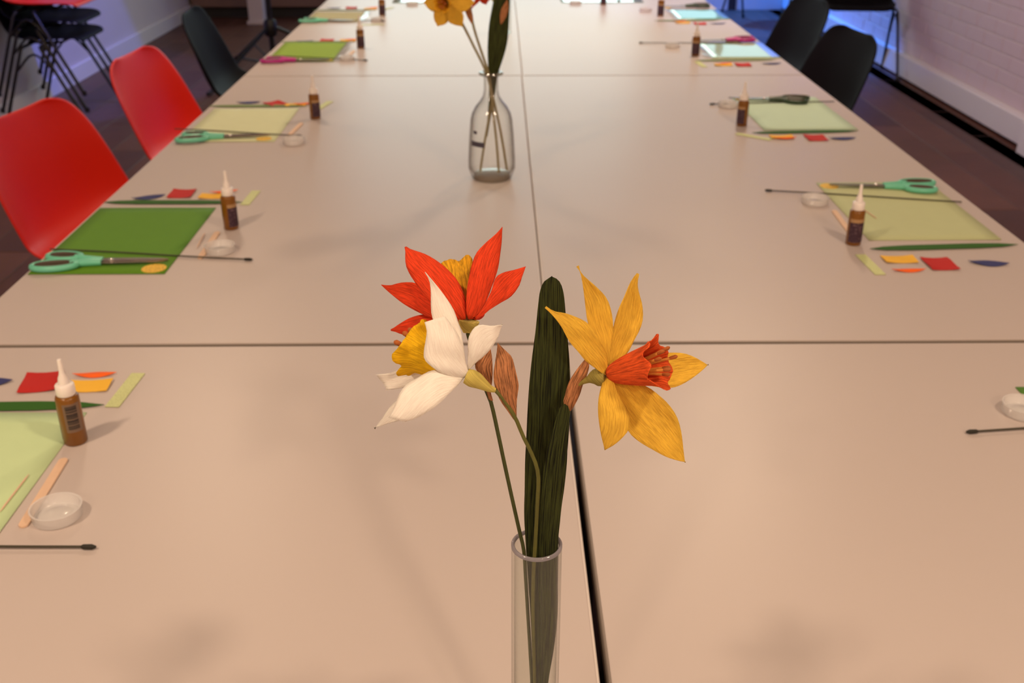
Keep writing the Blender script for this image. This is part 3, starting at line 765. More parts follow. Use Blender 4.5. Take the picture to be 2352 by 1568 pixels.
bottle0 = None
def bottle(x, y, rz, label):
    global bottle0
    if bottle0 is not None:
        return dup(bottle0, (x, y, TZ), rz, label)
    t = thing('glue_bottle', (x, y, TZ), label, 'bottle', 'glue bottles at the place settings', rz)
    r = 0.0125
    bm = bmesh.new(); lathe(bm, [(0, 0), (r - 0.0015, 0), (r, 0.0015), (r, 0.056), (r - 0.0008, 0.0583), (r - 0.0035, 0.060), (0, 0.060)], 36); obj('body', bm, M['brownglass'], t, True)
    bm = bmesh.new(); lathe(bm, [(0, 0.060), (0.0098, 0.060), (0.0102, 0.0612), (0.0100, 0.0715), (0.0088, 0.0728), (0.0062, 0.0735), (0, 0.0735)], 28); obj('cap', bm, M['white'], t, True)
    bm = bmesh.new(); lathe(bm, [(0, 0.0735), (0.0062, 0.0735), (0.0052, 0.080), (0.0035, 0.0838), (0.0028, 0.087), (0.0025, 0.1005), (0.0020, 0.1018), (0, 0.1018)], 20); obj('nozzle', bm, M['white'], t, True)
    l = obj('back_label', patch(r, R(-42), R(42), 0.018, 0.0525), M['barlabel'], t, True)
    obj('barcode', patch(r, R(-30), R(24), 0.0215, 0.050, out=0.0005), M['barcode'], l, True)
    l = obj('front_label', patch(r, R(100), R(260), 0.006, 0.040), M['purple'], t, True)
    obj('gold_band', patch(r, R(100), R(260), 0.040, 0.046), M['goldband'], l, True)
    bottle0 = t
    return t

cup0 = None
def cup(x, y, label):
    global cup0
    if cup0 is not None: return dup(cup0, (x, y, TZ), 0, label)
    t = thing('glue_pot', (x, y, TZ), label, 'pot', 'small clear pots for glue')
    r = 0.0245
    bm = bmesh.new(); lathe(bm, [(r - 0.003, 0.0), (r - 0.001, 0.001), (r, 0.0115), (r + 0.0004, 0.0125), (r - 0.0014, 0.0125), (r - 0.0022, 0.003), (r - 0.0035, 0.0018)], 40, closed=True); obj('wall', bm, M['cup'], t, True)
    bm = bmesh.new(); lathe(bm, [(0, 0.0004), (r - 0.003, 0.0004), (r - 0.003, 0.0019), (r - 0.009, 0.0019), (r - 0.010, 0.0026), (0, 0.0026)], 40); obj('base', bm, M['cup'], t, True)
    cup0 = t
    return t

def stick(x0, y0, x1, y1, label, w=0.0095):
    L = math.hypot(x1 - x0, y1 - y0); a = math.atan2(y1 - y0, x1 - x0)
    pts = []
    for s, c0 in ((1, -90), (-1, 90)):
        for k in range(7):
            an = R(c0 + 30 * k)
            pts.append((s * (L / 2 - w / 2) + w / 2 * math.cos(an), w / 2 * math.sin(an)))
    bm = bmesh.new(); prism(bm, pts, 0, 0.0019)
    o = obj('craft_stick', bm, M['wood'], None, False, ((x0 + x1) / 2, (y0 + y1) / 2, TZ + 0.0004), (0, 0, a))
    return tag(o, label, 'stick', 'wooden craft sticks')

def toothpick(x0, y0, x1, y1, label):
    d = Vector((x1 - x0, y1 - y0, 0)); L = d.length
    bm = bmesh.new(); tube(bm, [(-L / 2, 0, 0), (-L / 2 + 0.008, 0, 0), (L / 2 - 0.008, 0, 0), (L / 2, 0, 0)], [0.0003, 0.001, 0.001, 0.0003], 8)
    o = obj('toothpick', bm, M['wood'], None, True, ((x0 + x1) / 2, (y0 + y1) / 2, TZ + 0.0028), (0, 0, math.atan2(d.y, d.x)))
    return tag(o, label, 'toothpick', 'wooden toothpicks on the sheets')

def wire(x0, y0, x1, y1, label, z=0.003):
    """dark wire; its thick bud tip is at x1, y1"""
    t = thing('flower_wire', (x0, y0, TZ + z), label, 'wire', 'dark flower wires at the place settings', math.atan2(y1 - y0, x1 - x0))
    L = math.hypot(x1 - x0, y1 - y0)
    bm = bmesh.new(); tube(bm, [(0, 0, 0), (L * 0.3, 0.001, 0.0004), (L * 0.7, -0.001, 0.0002), (L - 0.010, 0, 0)], 0.0013, 8, steps=14); obj('stem', bm, M['wire'], t, True)
    bm = bmesh.new(); tube(bm, [(L - 0.014, 0, 0), (L - 0.012, 0, 0), (L - 0.004, 0, 0), (L, 0, 0)], [0.0014, 0.0024, 0.0026, 0.0012], 10); obj('bud_tip', bm, mat('bud_tip_tape', srgb(34, 32, 22), rough=0.7) if 'bud_tip_tape' not in bpy.data.materials else bpy.data.materials['bud_tip_tape'], t, True)
    return t

SCI = {}
def scissors(hx, hy, tx, ty, colour, label, flip=False):
    a = math.atan2(ty - hy, tx - hx)
    if colour in SCI:
        return dup(SCI[colour], (hx, hy, TZ + 0.0022), a, label)
    t = thing('scissors', (hx, hy, TZ + 0.0022), label, 'scissors', 'scissors at the place settings', a)
    m = M[colour]
    for s, (cx, cy, ra, rb, an) in ((-1, (0.040, -0.0185, 0.0335, 0.0155, R(8))), (1, (0.043, 0.0195, 0.0270, 0.0140, R(-8)))):
        bm = bmesh.new()
        ring(bm, cx, cy, 0.0052, ra, rb, 0.0046, 0.0052, ang=an)
        h = obj('handle', bm, m, t, True)
        bm = bmesh.new()   # arm from the loop to the pivot
        y0 = s * 0.0105
        tube(bm, [(0.062, y0 * 1.35, 0.0052), (0.075, y0 * 0.92, 0.0050), (0.090, y0 * 0.62, 0.0045), (0.107, y0 * 0.52, 0.0040)], [0.0058, 0.0060, 0.0058, 0.0050], 10, steps=12)
        obj('handle_arm', bm, m, h, True)
        bm = bmesh.new(); ring(bm, cx, cy, 0.0054, ra - 0.0052, rb - 0.0052, 0.0016, 0.0049, ang=an); obj('grip_insert', bm, M['grip'], h, True)
    for s, z in ((-1, 0.0028), (1, 0.0044)):
        bm = bmesh.new()
        prism(bm, [(0.096, s * -0.0018), (0.102, s * 0.0085), (0.128, s * 0.0090), (0.165, s * 0.0078), (0.195, s * 0.0052), (0.210, s * 0.0012), (0.208, s * -0.0010), (0.150, s * -0.0020)], z, z + 0.0014)
        obj('blade', bm, M['steel'], t)
    bm = bmesh.new(); lathe(bm, [(0, 0.0025), (0.0042, 0.0025), (0.0042, 0.0068), (0.003, 0.0076), (0, 0.0078)], 16)
    o = obj('screw', bm, M['screw'], t, True); o.location = (0.121, 0, 0)
    SCI[colour] = t
    return t

def sticker(x, y, label, r=0.0175):
    bm = bmesh.new(); prism(bm, [(r * math.cos(k * math.pi / 12), r * math.sin(k * math.pi / 12)) for k in range(24)], 0, 0.0004)
    o = obj('round_sticker', bm, M['sticker'], None, False, (x, y, TZ + 0.0020), (0, 0, 0.4))
    return tag(o, label, 'sticker', 'round yellow stickers by the scissors')

GP, GT, GL = 'crepe paper offcuts at the place settings', 'handwritten paper tags', 'green crepe leaf strips'
def bits(where, red=None, yel=None, orange=None, blue=None, tagp=None, strip=None, sk='leafgreen'):
    if red: flat('crepe_square', rect(0.044, 0.052), 'red', red[:2], red[2], 'red crepe square ' + where, 'paper', GP, curl=0.002)
    if yel: flat('crepe_rectangle', rect(0.052, 0.030), 'yellow', yel[:2], yel[2], 'yellow crepe rectangle ' + where, 'paper', GP, curl=0.002)
    if orange: flat('crepe_petal', lens(0.054, 0.015), 'orange', orange[:2], orange[2], 'orange pointed crepe petal ' + where, 'paper', GP, curl=0.003, z=0.0022 if orange[3:] else 0.0006)
    if blue: flat('crepe_petal', lens(0.062, 0.026), 'blue', blue[:2], blue[2], 'navy blue pointed crepe petal ' + where, 'paper', GP, curl=0.003)
    if tagp: flat('paper_tag', rect(0.017, 0.086), None, tagp[:2], tagp[2], 'pale green handwritten tag ' + where, 'paper', GT, curl=0.0, m=M['tagpaper'])
    if strip: flat('leaf_strip', strip_shape(strip[3], 0.021), sk, strip[:2], strip[2], 'long green crepe leaf strip ' + where, 'paper', GL, z=0.0016)

# nearest left place
W = 'at the nearest left place'
sheet(-0.695, -0.484, 0.742, 1.058, 'pale', 'pale yellow-green paper sheet at the nearest left place, cut by the frame')
bits(W, red=(-0.567, 1.134, 0.16), yel=(-0.505, 1.123, 0.05), orange=(-0.508, 1.153, 0.06), blue=(-0.633, 1.133, 0.1), tagp=(-0.457, 1.114, -0.05), strip=(-0.60, 1.072, 0.02, 0.262))
bottle(-0.473, 0.9945, R(-64 + 8), 'brown glue bottle with barcode towards the camera, nearest on the left')
stick(-0.4715, 0.957, -0.4655, 0.832, 'wooden craft stick ' + W + ' beside the pale sheet')
toothpick(-0.496, 0.924, -0.497, 0.856, 'thin toothpick lying on the pale sheet ' + W)
cup(-0.4385, 0.851, 'clear glue pot ' + W + ' beside the craft stick')
wire(-0.72, 0.807, -0.382, 0.798, 'dark flower wire ' + W + ' in front of the glue pot')

# bright green sheet
W = 'beside the bright green sheet'
sheet(-0.729, -0.519, 1.490, 1.811, 'bright', 'bright green paper sheet on the left under mint scissors')
bits(W, red=(-0.604, 1.896, 0.02), yel=(-0.540, 1.880, 0.0), orange=(-0.526, 1.902, 0.2, 1), blue=(-0.660, 1.874, 0.35), tagp=(-0.469, 1.871, -0.04), strip=(-0.606, 1.843, -0.01, 0.258))
bottle(-0.465, 1.701, R(170), 'brown glue bottle ' + W)
stick(-0.4835, 1.680, -0.4815, 1.554, 'wooden craft stick ' + W)
toothpick(-0.503, 1.672, -0.498, 1.60, 'thin toothpick ' + W + ' near the glue bottle')
cup(-0.457, 1.588, 'clear glue pot ' + W)
wire(-0.735, 1.595, -0.395, 1.544, 'dark flower wire lying across the bright green sheet')
scissors(-0.735, 1.527, -0.528, 1.536, 'mint', 'mint green scissors on the bright green sheet')
sticker(-0.541, 1.510, 'round yellow sticker on the corner of the bright green sheet', 0.019)

# second left sheet
W = 'beside the second pale sheet on the left'
sheet(-0.716, -0.504, 2.275, 2.597, 'celery', 'pale celery green sheet on the left, between bright green and lime sheets')
bits(W, red=(-0.575, 2.650, 0.7), yel=(-0.520, 2.635, 0.1), orange=(-0.500, 2.642, 0.1, 1), blue=(-0.645, 2.662, 0.05), tagp=(-0.447, 2.635, -0.2), strip=(-0.612, 2.622, 0.0, 0.25), sk='dullgreen')
bottle(-0.447, 2.494, R(150), 'brown glue bottle ' + W)
stick(-0.472, 2.445, -0.481, 2.325, 'wooden craft stick ' + W)
cup(-0.457, 2.262, 'clear glue pot ' + W)
wire(-0.755, 2.385, -0.450, 2.319, 'dark flower wire across the second pale sheet on the left')
scissors(-0.728, 2.290, -0.524, 2.318, 'mint', 'mint green scissors on the second pale sheet on the left')
sticker(-0.531, 2.297, 'round yellow sticker on the second pale sheet on the left')

# lime sheet
W = 'beside the lime green sheet'
sheet(-0.716, -0.508, 3.215, 3.546, 'lime', 'glossy lime green sheet on the left under magenta scissors', film=1)
bits(W, red=(-0.583, 3.590, 0.05), yel=(-0.513, 3.590, 0.0), orange=(-0.505, 3.600, 0.0, 1), blue=(-0.655, 3.575, 0.0), strip=(-0.61, 3.560, 0.0, 0.25), sk='dullgreen')
bottle(-0.452, 3.446, R(130), 'brown glue bottle ' + W)
stick(-0.468, 3.40, -0.474, 3.28, 'wooden craft stick ' + W)
cup(-0.470, 3.245, 'clear glue pot ' + W)
wire(-0.70, 3.30, -0.405, 3.225, 'dark flower wire across the lime green sheet')
scissors(-0.728, 3.215, -0.520, 3.215, 'magenta', 'magenta scissors on the lime green sheet')
sticker(-0.525, 3.235, 'small yellow sticker at the tips of the magenta scissors on the left', 0.011)

# grey-green sheet, far left
W = 'beside the grey-green sheet at far left'
sheet(-0.728, -0.525, 3.985, 4.248, 'grey', 'glossy grey-green sheet at far left beyond the lime one', film=1)
bits(W, red=(-0.60, 4.36, 0.05), yel=(-0.52, 4.33, 0.0), orange=(-0.515, 4.355, 0.1, 1), blue=(-0.67, 4.35, 0.0), tagp=(-0.455, 4.33, -0.5), strip=(-0.62, 4.29, 0.0, 0.25), sk='dullgreen')
bottle(-0.455, 4.158, R(130), 'brown glue bottle ' + W)
cup(-0.46, 4.02, 'clear glue pot ' + W)
wire(-0.74, 4.06, -0.43, 4.0, 'dark flower wire ' + W)
scissors(-0.748, 4.00, -0.545, 3.99, 'mint', 'mint green scissors on the grey-green sheet at far left')
flat('paper_tag', rect(0.017, 0.086), None, (-0.47, 3.93), -1.4, 'pale tag in front of the grey-green sheet at far left', 'paper', GT, m=M['tagpaper'])

# nearest right place, mostly outside the frame
W = 'at the nearest right place, cut by the frame'
sheet(0.626, 0.836, 0.79, 1.108, 'bright', 'green paper sheet ' + W)
cup(0.607, 1.046, 'clear glue pot ' + W)
wire(0.845, 1.03, 0.521, 0.999, 'dark flower wire ' + W)

# first full place on the right
W = 'beside the nearest full sheet on the right'
sheet(0.615, 0.837, 1.628, 1.951, 'celeryright', 'pale celery sheet on the right under mint scissors')
bits(W, red=(0.691, 1.518, 0.02), yel=(0.634, 1.538, 0.0), orange=(0.632, 1.4915, 0.0), blue=(0.769, 1.520, -0.2), tagp=(0.581, 1.518, 0.05), strip=(0.728, 1.594, 0.07, 0.252))
bottle(0.583, 1.613, R(106), 'brown glue bottle with purple label towards the camera, on the right')
stick(0.601, 1.783, 0.594, 1.66, 'wooden craft stick ' + W)
toothpick(0.651, 1.81, 0.662, 1.733, 'thin toothpick lying on the celery sheet on the right')
cup(0.579, 1.829, 'clear glue pot ' + W)
wire(0.849, 1.824, 0.503, 1.900, 'dark flower wire across the celery sheet on the right')
scissors(0.842, 1.908, 0.634, 1.924, 'mint', 'mint green scissors on the celery sheet on the right')
sticker(0.634, 1.927, 'round yellow sticker at the scissor tips on the right celery sheet')

# second full place on the right
W = 'beside the second full sheet on the right'
sheet(0.606, 0.825, 2.368, 2.706, 'pistachio', 'pistachio green sheet on the right under dark green scissors', rot=0.02)
bits(W, red=(0.709, 2.294, 0.0), yel=(0.634, 2.302, 0.0), orange=(0.638, 2.288, 0.0, 1), blue=(0.767, 2.288, 0.0), tagp=(0.572, 2.308, 0.87), strip=(0.70, 2.347, 0.06, 0.25))
bottle(0.567, 2.414, R(20), 'brown glue bottle ' + W)
cup(0.573, 2.606, 'clear glue pot ' + W)
wire(0.855, 2.65, 0.530, 2.625, 'dark flower wire across the pistachio sheet')
scissors(0.797, 2.650, 0.60, 2.680, 'darkgreen', 'dark green scissors on the pistachio sheet')
sticker(0.625, 2.682, 'round yellow sticker at the tips of the dark green scissors')

# third full place on the right
W = 'beside the shiny pale sheet on the right'
sheet(0.655, 0.868, 3.255, 3.548, 'shiny', 'shiny pale green sheet on the right under magenta scissors', film=-1)
bits(W, red=(0.727, 3.150, 0.0), yel=(0.668, 3.150, 0.0), orange=(0.672, 3.165, 0.0, 1), blue=(0.815, 3.166, 0.0), tagp=(0.602, 3.162, 0.1), strip=(0.72, 3.222, 0.05, 0.25), sk='dullgreen')
bottle(0.610, 3.304, R(60), 'brown glue bottle ' + W)
cup(0.56, 3.45, 'clear glue pot ' + W)
wire(0.80, 3.51, 0.46, 3.525, 'dark flower wire ' + W)
scissors(0.862, 3.575, 0.668, 3.545, 'magenta', 'magenta scissors on the shiny pale sheet')

# turquoise sheet
W = 'beside the turquoise sheet'
sheet(0.672, 0.868, 4.045, 4.300, 'turq', 'glossy turquoise sheet at far right', film=-1)
bits(W, red=(0.735, 3.935, 0.0), yel=(0.675, 3.955, 0.0), orange=(0.67, 3.99, 0.0, 1), blue=(0.80, 3.935, 0.0), strip=(0.70, 4.012, 0.05, 0.25), sk='dullgreen')
bottle(0.617, 4.131, R(60), 'brown glue bottle ' + W)
cup(0.575, 4.26, 'clear glue pot ' + W)
scissors(0.858, 4.380, 0.67, 4.355, 'darkgreen', 'dark green scissors on the turquoise sheet')
sticker(0.675, 4.335, 'round yellow sticker beside the turquoise sheet', 0.014)

# the two places at the far end, cut by the top of the frame
W = 'at the far end of the tables, right of centre'
sheet(0.255, 0.60, 4.50, 4.715, 'teal', 'teal sheet ' + W, film=None)
bottle(0.425, 4.444, R(90), 'brown glue bottle ' + W)
cup(0.312, 4.470, 'clear glue pot ' + W)
scissors(0.52, 4.745, 0.50, 4.55, 'mint', 'mint scissors ' + W)
W = 'at the far end of the tables, left of centre'
sheet(-0.45, -0.15, 4.50, 4.715, 'teal', 'teal sheet ' + W)
cup(-0.362, 4.447, 'clear glue pot ' + W)

# ------------------------------------------------------------------ vases
TUBE = (0.0202, 0.5024)
def tube_vase(x, y, h, r, label):
    t = thing('tube_vase', (x, y, TZ), label, 'vase')
    bm = bmesh.new()
    lathe(bm, [(r, 0.0), (r, h - 0.0022), (r - 0.0018, h - 0.0022), (r - 0.0018, 0.006)], 48, closed=True)
    obj('glass_wall', bm, M['glass'], t, True)
    bm = bmesh.new()
    lathe(bm, [(r + 0.0001, h - 0.0022), (r + 0.0001, h - 0.0006), (r - 0.0006, h), (r - 0.0012, h), (r - 0.0019, h - 0.0006), (r - 0.0019, h - 0.0022)], 48, closed=True)
    obj('rim', bm, M['rim'], t, True)
    bm = bmesh.new()
    lathe(bm, [(0, 0.0003), (r - 0.0019, 0.0003), (r - 0.0019, 0.006), (0, 0.006)], 48)
    obj('base', bm, M['glass'], t, True)
    return t
tube_vase(TUBE[0], TUBE[1], 0.224, 0.0151, 'tall clear tube vase of paper daffodils in the foreground')
tube_vase(0.022, 3.735, 0.224, 0.0165, 'clear tube vase far down the tables behind the dark leaf')

CV = (-0.018, 1.995)
t = thing('glass_carafe', (*CV, TZ), 'clear glass carafe holding paper flowers on the middle of the tables', 'vase')
prof = [(0.036, 0.0), (0.0395, 0.003), (0.0462, 0.022), (0.0460, 0.040), (0.0435, 0.085), (0.0405, 0.118), (0.0375, 0.130), (0.031, 0.142), (0.022, 0.153), (0.0160, 0.163), (0.0140, 0.174), (0.0140, 0.196), (0.0150, 0.2005)]
inner = [(r - 0.0022, z) for r, z in prof[::-1] if z > 0.004] + [(0.036, 0.010)]
bm = bmesh.new(); lathe(bm, prof + inner, 40, closed=True)
obj('glass_wall', bm, M['carafe'], t, True)
bm = bmesh.new(); lathe(bm, [(0, 0.0004), (0.0355, 0.0004), (0.0365, 0.004), (0.0355, 0.010), (0, 0.012)], 40)
obj('thick_base', bm, clear('thick_base_glass', (0.78, 0.72, 0.64), 0.12, (0.5, 0.42, 0.33), 0.05, 1.5), t, True)
bm = bmesh.new(); lathe(bm, [(0.0152, 0.2000), (0.0225, 0.2025), (0.0238, 0.2048), (0.0225, 0.2075), (0.0180, 0.2085), (0.0128, 0.2060), (0.0126, 0.2000)], 40, closed=True)
obj('lip', bm, clear('lip_glass', (0.7, 0.68, 0.62), 0.25, (0.3, 0.27, 0.22), 0.05, 1.5), t, True)
for a0, a1, z0, z1 in ((-150, -108, 0.072, 0.082), (-142, -130, 0.096, 0.102)):
    bm = patch(0.0443 if z0 < 0.09 else 0.0432, R(a0), R(a1), z0, z1)
    obj('printed_mark', bm, M['print'], t, True)

# ------------------------------------------------------------------ paper flowers
CAMP = Vector((0, 0, 1.338))
def petal_mesh(Lp, Rp, cup_, m, nv=20, nu=10, face=None, pod=False, name='petal', wav=0.0007):
    A, B = catmull(Lp, nv), catmull(Rp, nv)
    wmax = max((a - b).length for a, b in zip(A, B))
    rnd = random.Random(int(abs(Lp[0][0]) * 1e5) + int(abs(Lp[-1][2]) * 1e5))
    ph = [rnd.uniform(0, 6.28) for _ in range(3)]
    bm = bmesh.new()
    uvl = bm.loops.layers.uv.new('UVMap')
    for sgn in ((1, -1) if pod else (1,)):
        g, uvs = [], []
        s = 0.0
        for i in range(nv):
            c = (A[i] + B[i]) / 2
            if i: s += (c - (A[i - 1] + B[i - 1]) / 2).length
            tn = ((A[min(i + 1, nv - 1)] + B[min(i + 1, nv - 1)]) - (A[max(i - 1, 0)] + B[max(i - 1, 0)]))
            wv = B[i] - A[i]
            w_ = wv.length
            nn = wv.cross(tn)
            nn = nn.normalized() if nn.length > 1e-12 else Vector((0, 0, 1))
            if nn.dot((face if face is not None else CAMP) - c) < 0: nn = -nn
            row, ur = [], []
            for k in range(nu + 1):
                u = 2 * k / nu - 1
                off = sgn * cup_ * w_ * (1 - u * u)
                wob = wav * math.sin(ph[0] + 9 * i / nv) * u + wav * 0.7 * math.sin(ph[1] + 14 * i / nv + 3 * u) * min(1, w_ / 0.012)
                p = A[i] + wv * (k / nu) + nn * (off + (0 if pod else wob))
                row.append(bm.verts.new(p)); ur.append((u * 0.5 * (0.85 * w_ + 0.15 * wmax) + ph[2], s))
            g.append(row); uvs.append(ur)
        for i in range(nv - 1):
            for k in range(nu):
                f = bm.faces.new((g[i][k], g[i][k + 1], g[i + 1][k + 1], g[i + 1][k]))
                for lp, (a, b) in zip(f.loops, ((i, k), (i, k + 1), (i + 1, k + 1), (i + 1, k))):
                    lp[uvl].uv = uvs[a][b]
    bmesh.ops.remove_doubles(bm, verts=bm.verts, dist=1e-5)
    return mesh_from(bm, name, m, True)

def sheet_part(name, me, t):
    o = link(name, me, t, -Vector(t.location))
    md = o.modifiers.new('thick', 'SOLIDIFY'); md.thickness = 0.00035; md.offset = 0
    return o

def frame_of(d):
    d = d.normalized()
    x = d.orthogonal().normalized()
    return x, d.cross(x), d

def corona(t, base, mouth, r0, r1, m, flare=0.003, ruf=0.10, seed=1, name='corona'):
    base, mouth = Vector(base), Vector(mouth)
    ax = mouth - base; L = ax.length
    x, y, d = frame_of(ax)
    rnd = random.Random(seed)
    ph = [rnd.uniform(0, 6.28) for _ in range(4)]
    bm = bmesh.new(); uvl = bm.loops.layers.uv.new('UVMap')
    n, nv = 60, 18
    g = []
    for i in range(nv):
        v = i / (nv - 1)
        row = []
        for k in range(n):
            f = 2 * math.pi * k / n
            r = r0 + (r1 - r0) * v ** 0.62
            e = max(0, (v - 0.72) / 0.28)
            rr = 1 + (ruf * math.sin(5 * f + ph[0]) + ruf * 0.7 * math.sin(9 * f + ph[1])) * (0.15 * v + e * e) + 0.022 * math.sin(23 * f + ph[2]) * min(1, v * 3)
            r = r * rr + flare * e * e * (1 + 0.3 * math.sin(3 * f + ph[3]))
            z = L * v + e * e * 0.0016 * math.sin(7 * f + ph[1]) - e * e * 0.0018
            row.append(bm.verts.new(base + d * z + (x * math.cos(f) + y * math.sin(f)) * r))
        g.append(row)
    for i in range(nv - 1):
        for k in range(n):
            kk = (k + 1) % n
            f = bm.faces.new((g[i][k], g[i][kk], g[i + 1][kk], g[i + 1][k]))
            for lp, (a, b) in zip(f.loops, ((i, k), (i, k + 1), (i + 1, k + 1), (i + 1, k))):
                lp[uvl].uv = (b / n * 2 * math.pi * r1 * 0.8, a / nv * L)
    return sheet_part(name, mesh_from(bm, name, m, True), t)

def stamens(t, base, mouth, r, over, m, ma, n=6, seed=3, rad=0.0009, head=0.0016):
    base, mouth = Vector(base), Vector(mouth)
    ax = mouth - base; L = ax.length
    x, y, d = frame_of(ax)
    rnd = random.Random(seed)
    for k in range(n):
        f = 2 * math.pi * k / n + rnd.uniform(-0.2, 0.2)
        q = (x * math.cos(f) + y * math.sin(f))
        LL = L * (0.94 + over) + rnd.uniform(-0.002, 0.003)
        pts = [base + d * L * 0.15, base + d * L * 0.6 + q * r * 0.45, base + d * LL + q * r * rnd.uniform(0.7, 1.0)]
        bm = bmesh.new(); tube(bm, pts, rad, 8, steps=8)
        s = obj('stamen', bm, m, t, True, -Vector(t.location))
        e = pts[-1]; dv = (pts[-1] - pts[-2]).normalized()
        bm = bmesh.new(); tube(bm, [e - dv * 0.002, e - dv * 0.001, e + dv * 0.0014, e + dv * 0.0024], [rad, head, head * 1.1, head * 0.5], 9)
        obj('anther', bm, ma, s, True)

CR = {
    'yellow': crepe('golden_yellow_crepe', srgb(255, 206, 76), 0.36, 0.10),
    'white': crepe('cream_crepe', srgb(255, 248, 238), 0.22, 0.035, strength=0.45),
    'red': crepe('scarlet_crepe', srgb(240, 76, 36), 0.24, 0.13),
    'coral': crepe('orange_red_crepe', srgb(246, 96, 40), 0.2, 0.18, strength=0.9, across=1100),
    'gold': crepe('gold_crepe', srgb(244, 180, 40), 0.25, 0.18, strength=0.7, across=1100),
    'lemon': crepe('lemon_crepe', srgb(250, 200, 26), 0.3, 0.10),
    'leaf': crepe('dark_leaf_crepe', srgb(58, 66, 26), 0.06, 0.40, strength=1.4, across=1500, along=30),
    'spathe': crepe('tan_spathe_crepe', srgb(190, 128, 84), 0.15, 0.26, strength=1.1, across=1300),
    'neck': crepe('olive_yellow_crepe', srgb(196, 178, 92), 0.1, 0.10, strength=0.3),
    'oliveneck': crepe('olive_crepe', srgb(150, 136, 66), 0.1, 0.12, strength=0.4),
}
M['stem'] = mat('taped_stem', srgb(92, 92, 34), rough=0.75, var=0.25, vscale=160, bump=0.5, bscale=350, bdist=0.0006)
M['stemdark'] = mat('dark_taped_stem', srgb(64, 70, 24), rough=0.75, var=0.25, vscale=160, bump=0.5, bscale=350, bdist=0.0006)
M['stamen'] = mat('tan_stamen', srgb(214, 140, 56), rough=0.7, var=0.2, vscale=300)
M['anther'] = mat('brown_anther', srgb(170, 92, 34), rough=0.8, var=0.3, vscale=400)

def neck(t, pts, m, uvscale=1.0):
    bm = bmesh.new()
    uvl = bm.loops.layers.uv.new('UVMap')
    tube(bm, [p[:3] for p in pts], [p[3] for p in pts], 20, steps=16)
    for f in bm.faces:
        for lp in f.loops: lp[uvl].uv = (lp.vert.co.z + lp.vert.co.x, lp.vert.co.y)
    return obj('calyx', bm, m, t, True, -Vector(t.location))

def flower(name, petals, pm, label, key, spathe, stem_mat, neck_mat, stem_end):
    st = STEMS[key + '_stem'] + [stem_end]
    t = thing(name, stem_end, label, 'flower', 'paper daffodils in the foreground tube vase')
    for Lp, Rp, c in petals:
        sheet_part('petal', petal_mesh(Lp, Rp, c, CR[pm]), t)
    bm = bmesh.new(); tube(bm, st, 0.00112, 10, steps=60)
    obj('stem', bm, stem_mat, t, True, -Vector(t.location))
    neck(t, NECKS[key], neck_mat)
    Lp, Rp, c = SPATHES[spathe]
    o = link('spathe', petal_mesh(Lp, Rp, c, CR['spathe'], pod=True, name='spathe'), t, -Vector(t.location))
    return t

tz = TZ + 0.0075
fy = flower('paper_daffodil', YELLOW_PETALS, 'yellow', 'golden yellow paper daffodil with orange-red trumpet, on the right of the tube vase', 'yellow', 2, M['stemdark'], CR['oliveneck'], (TUBE[0] + 0.006, TUBE[1], tz))
corona(fy, *CORONAS['yellow'], 0.0032, 0.0122, CR['coral'], 0.0016, 0.085, 4)
stamens(fy, *CORONAS['yellow'], 0.0075, 0.10, M['stamen'], M['anther'], 7, 5, rad=0.0008, head=0.0010)
fw_ = flower('paper_daffodil', WHITE_PETALS, 'white', 'cream white paper daffodil with yellow trumpet, facing left in the tube vase', 'white', 1, M['stem'], CR['neck'], (TUBE[0] - 0.001, TUBE[1] + 0.002, tz))
corona(fw_, *CORONAS['white'], 0.0040, 0.0128, CR['lemon'], 0.0035, 0.12, 9)
stamens(fw_, *CORONAS['white'], 0.0105, 0.14, M['stamen'], M['anther'], 11, 6, rad=0.0011, head=0.0014)
fr = flower('paper_daffodil', RED_PETALS, 'red', 'scarlet paper daffodil with golden trumpet, behind the cream white one', 'red', 0, M['stemdark'], CR['neck'], (TUBE[0] - 0.005, TUBE[1] + 0.001, tz))
corona(fr, *CORONAS['red'], 0.0045, 0.0108, CR['gold'], 0.0015, 0.10, 12)
stamens(fr, *CORONAS['red'], 0.008, 0.06, M['stamen'], M['anther'], 6, 8)

def leaf(Lp, Rp, c, label, end):
    t = thing('paper_leaf', end, label, 'leaf', 'dark green paper leaves in the tube vase')
    e = Vector(end)
    Lp = [e + Vector((-0.001, 0, 0))] + [tuple(p) for p in Lp]
    Rp = [e + Vector((0.001, 0, 0))] + [tuple(p) for p in Rp]
    sheet_part('blade', petal_mesh(Lp, Rp, c, CR['leaf'], nv=150, nu=14, name='blade', wav=0.0003), t)
    return t
leaf(*LEAVES[0], 'tall broad dark green crepe leaf at the back of the tube vase', (TUBE[0] + 0.003, TUBE[1] + 0.006, tz))
leaf(*LEAVES[1], 'short dark green crepe leaf in front of the tall one', (TUBE[0] + 0.005, TUBE[1] - 0.004, tz))

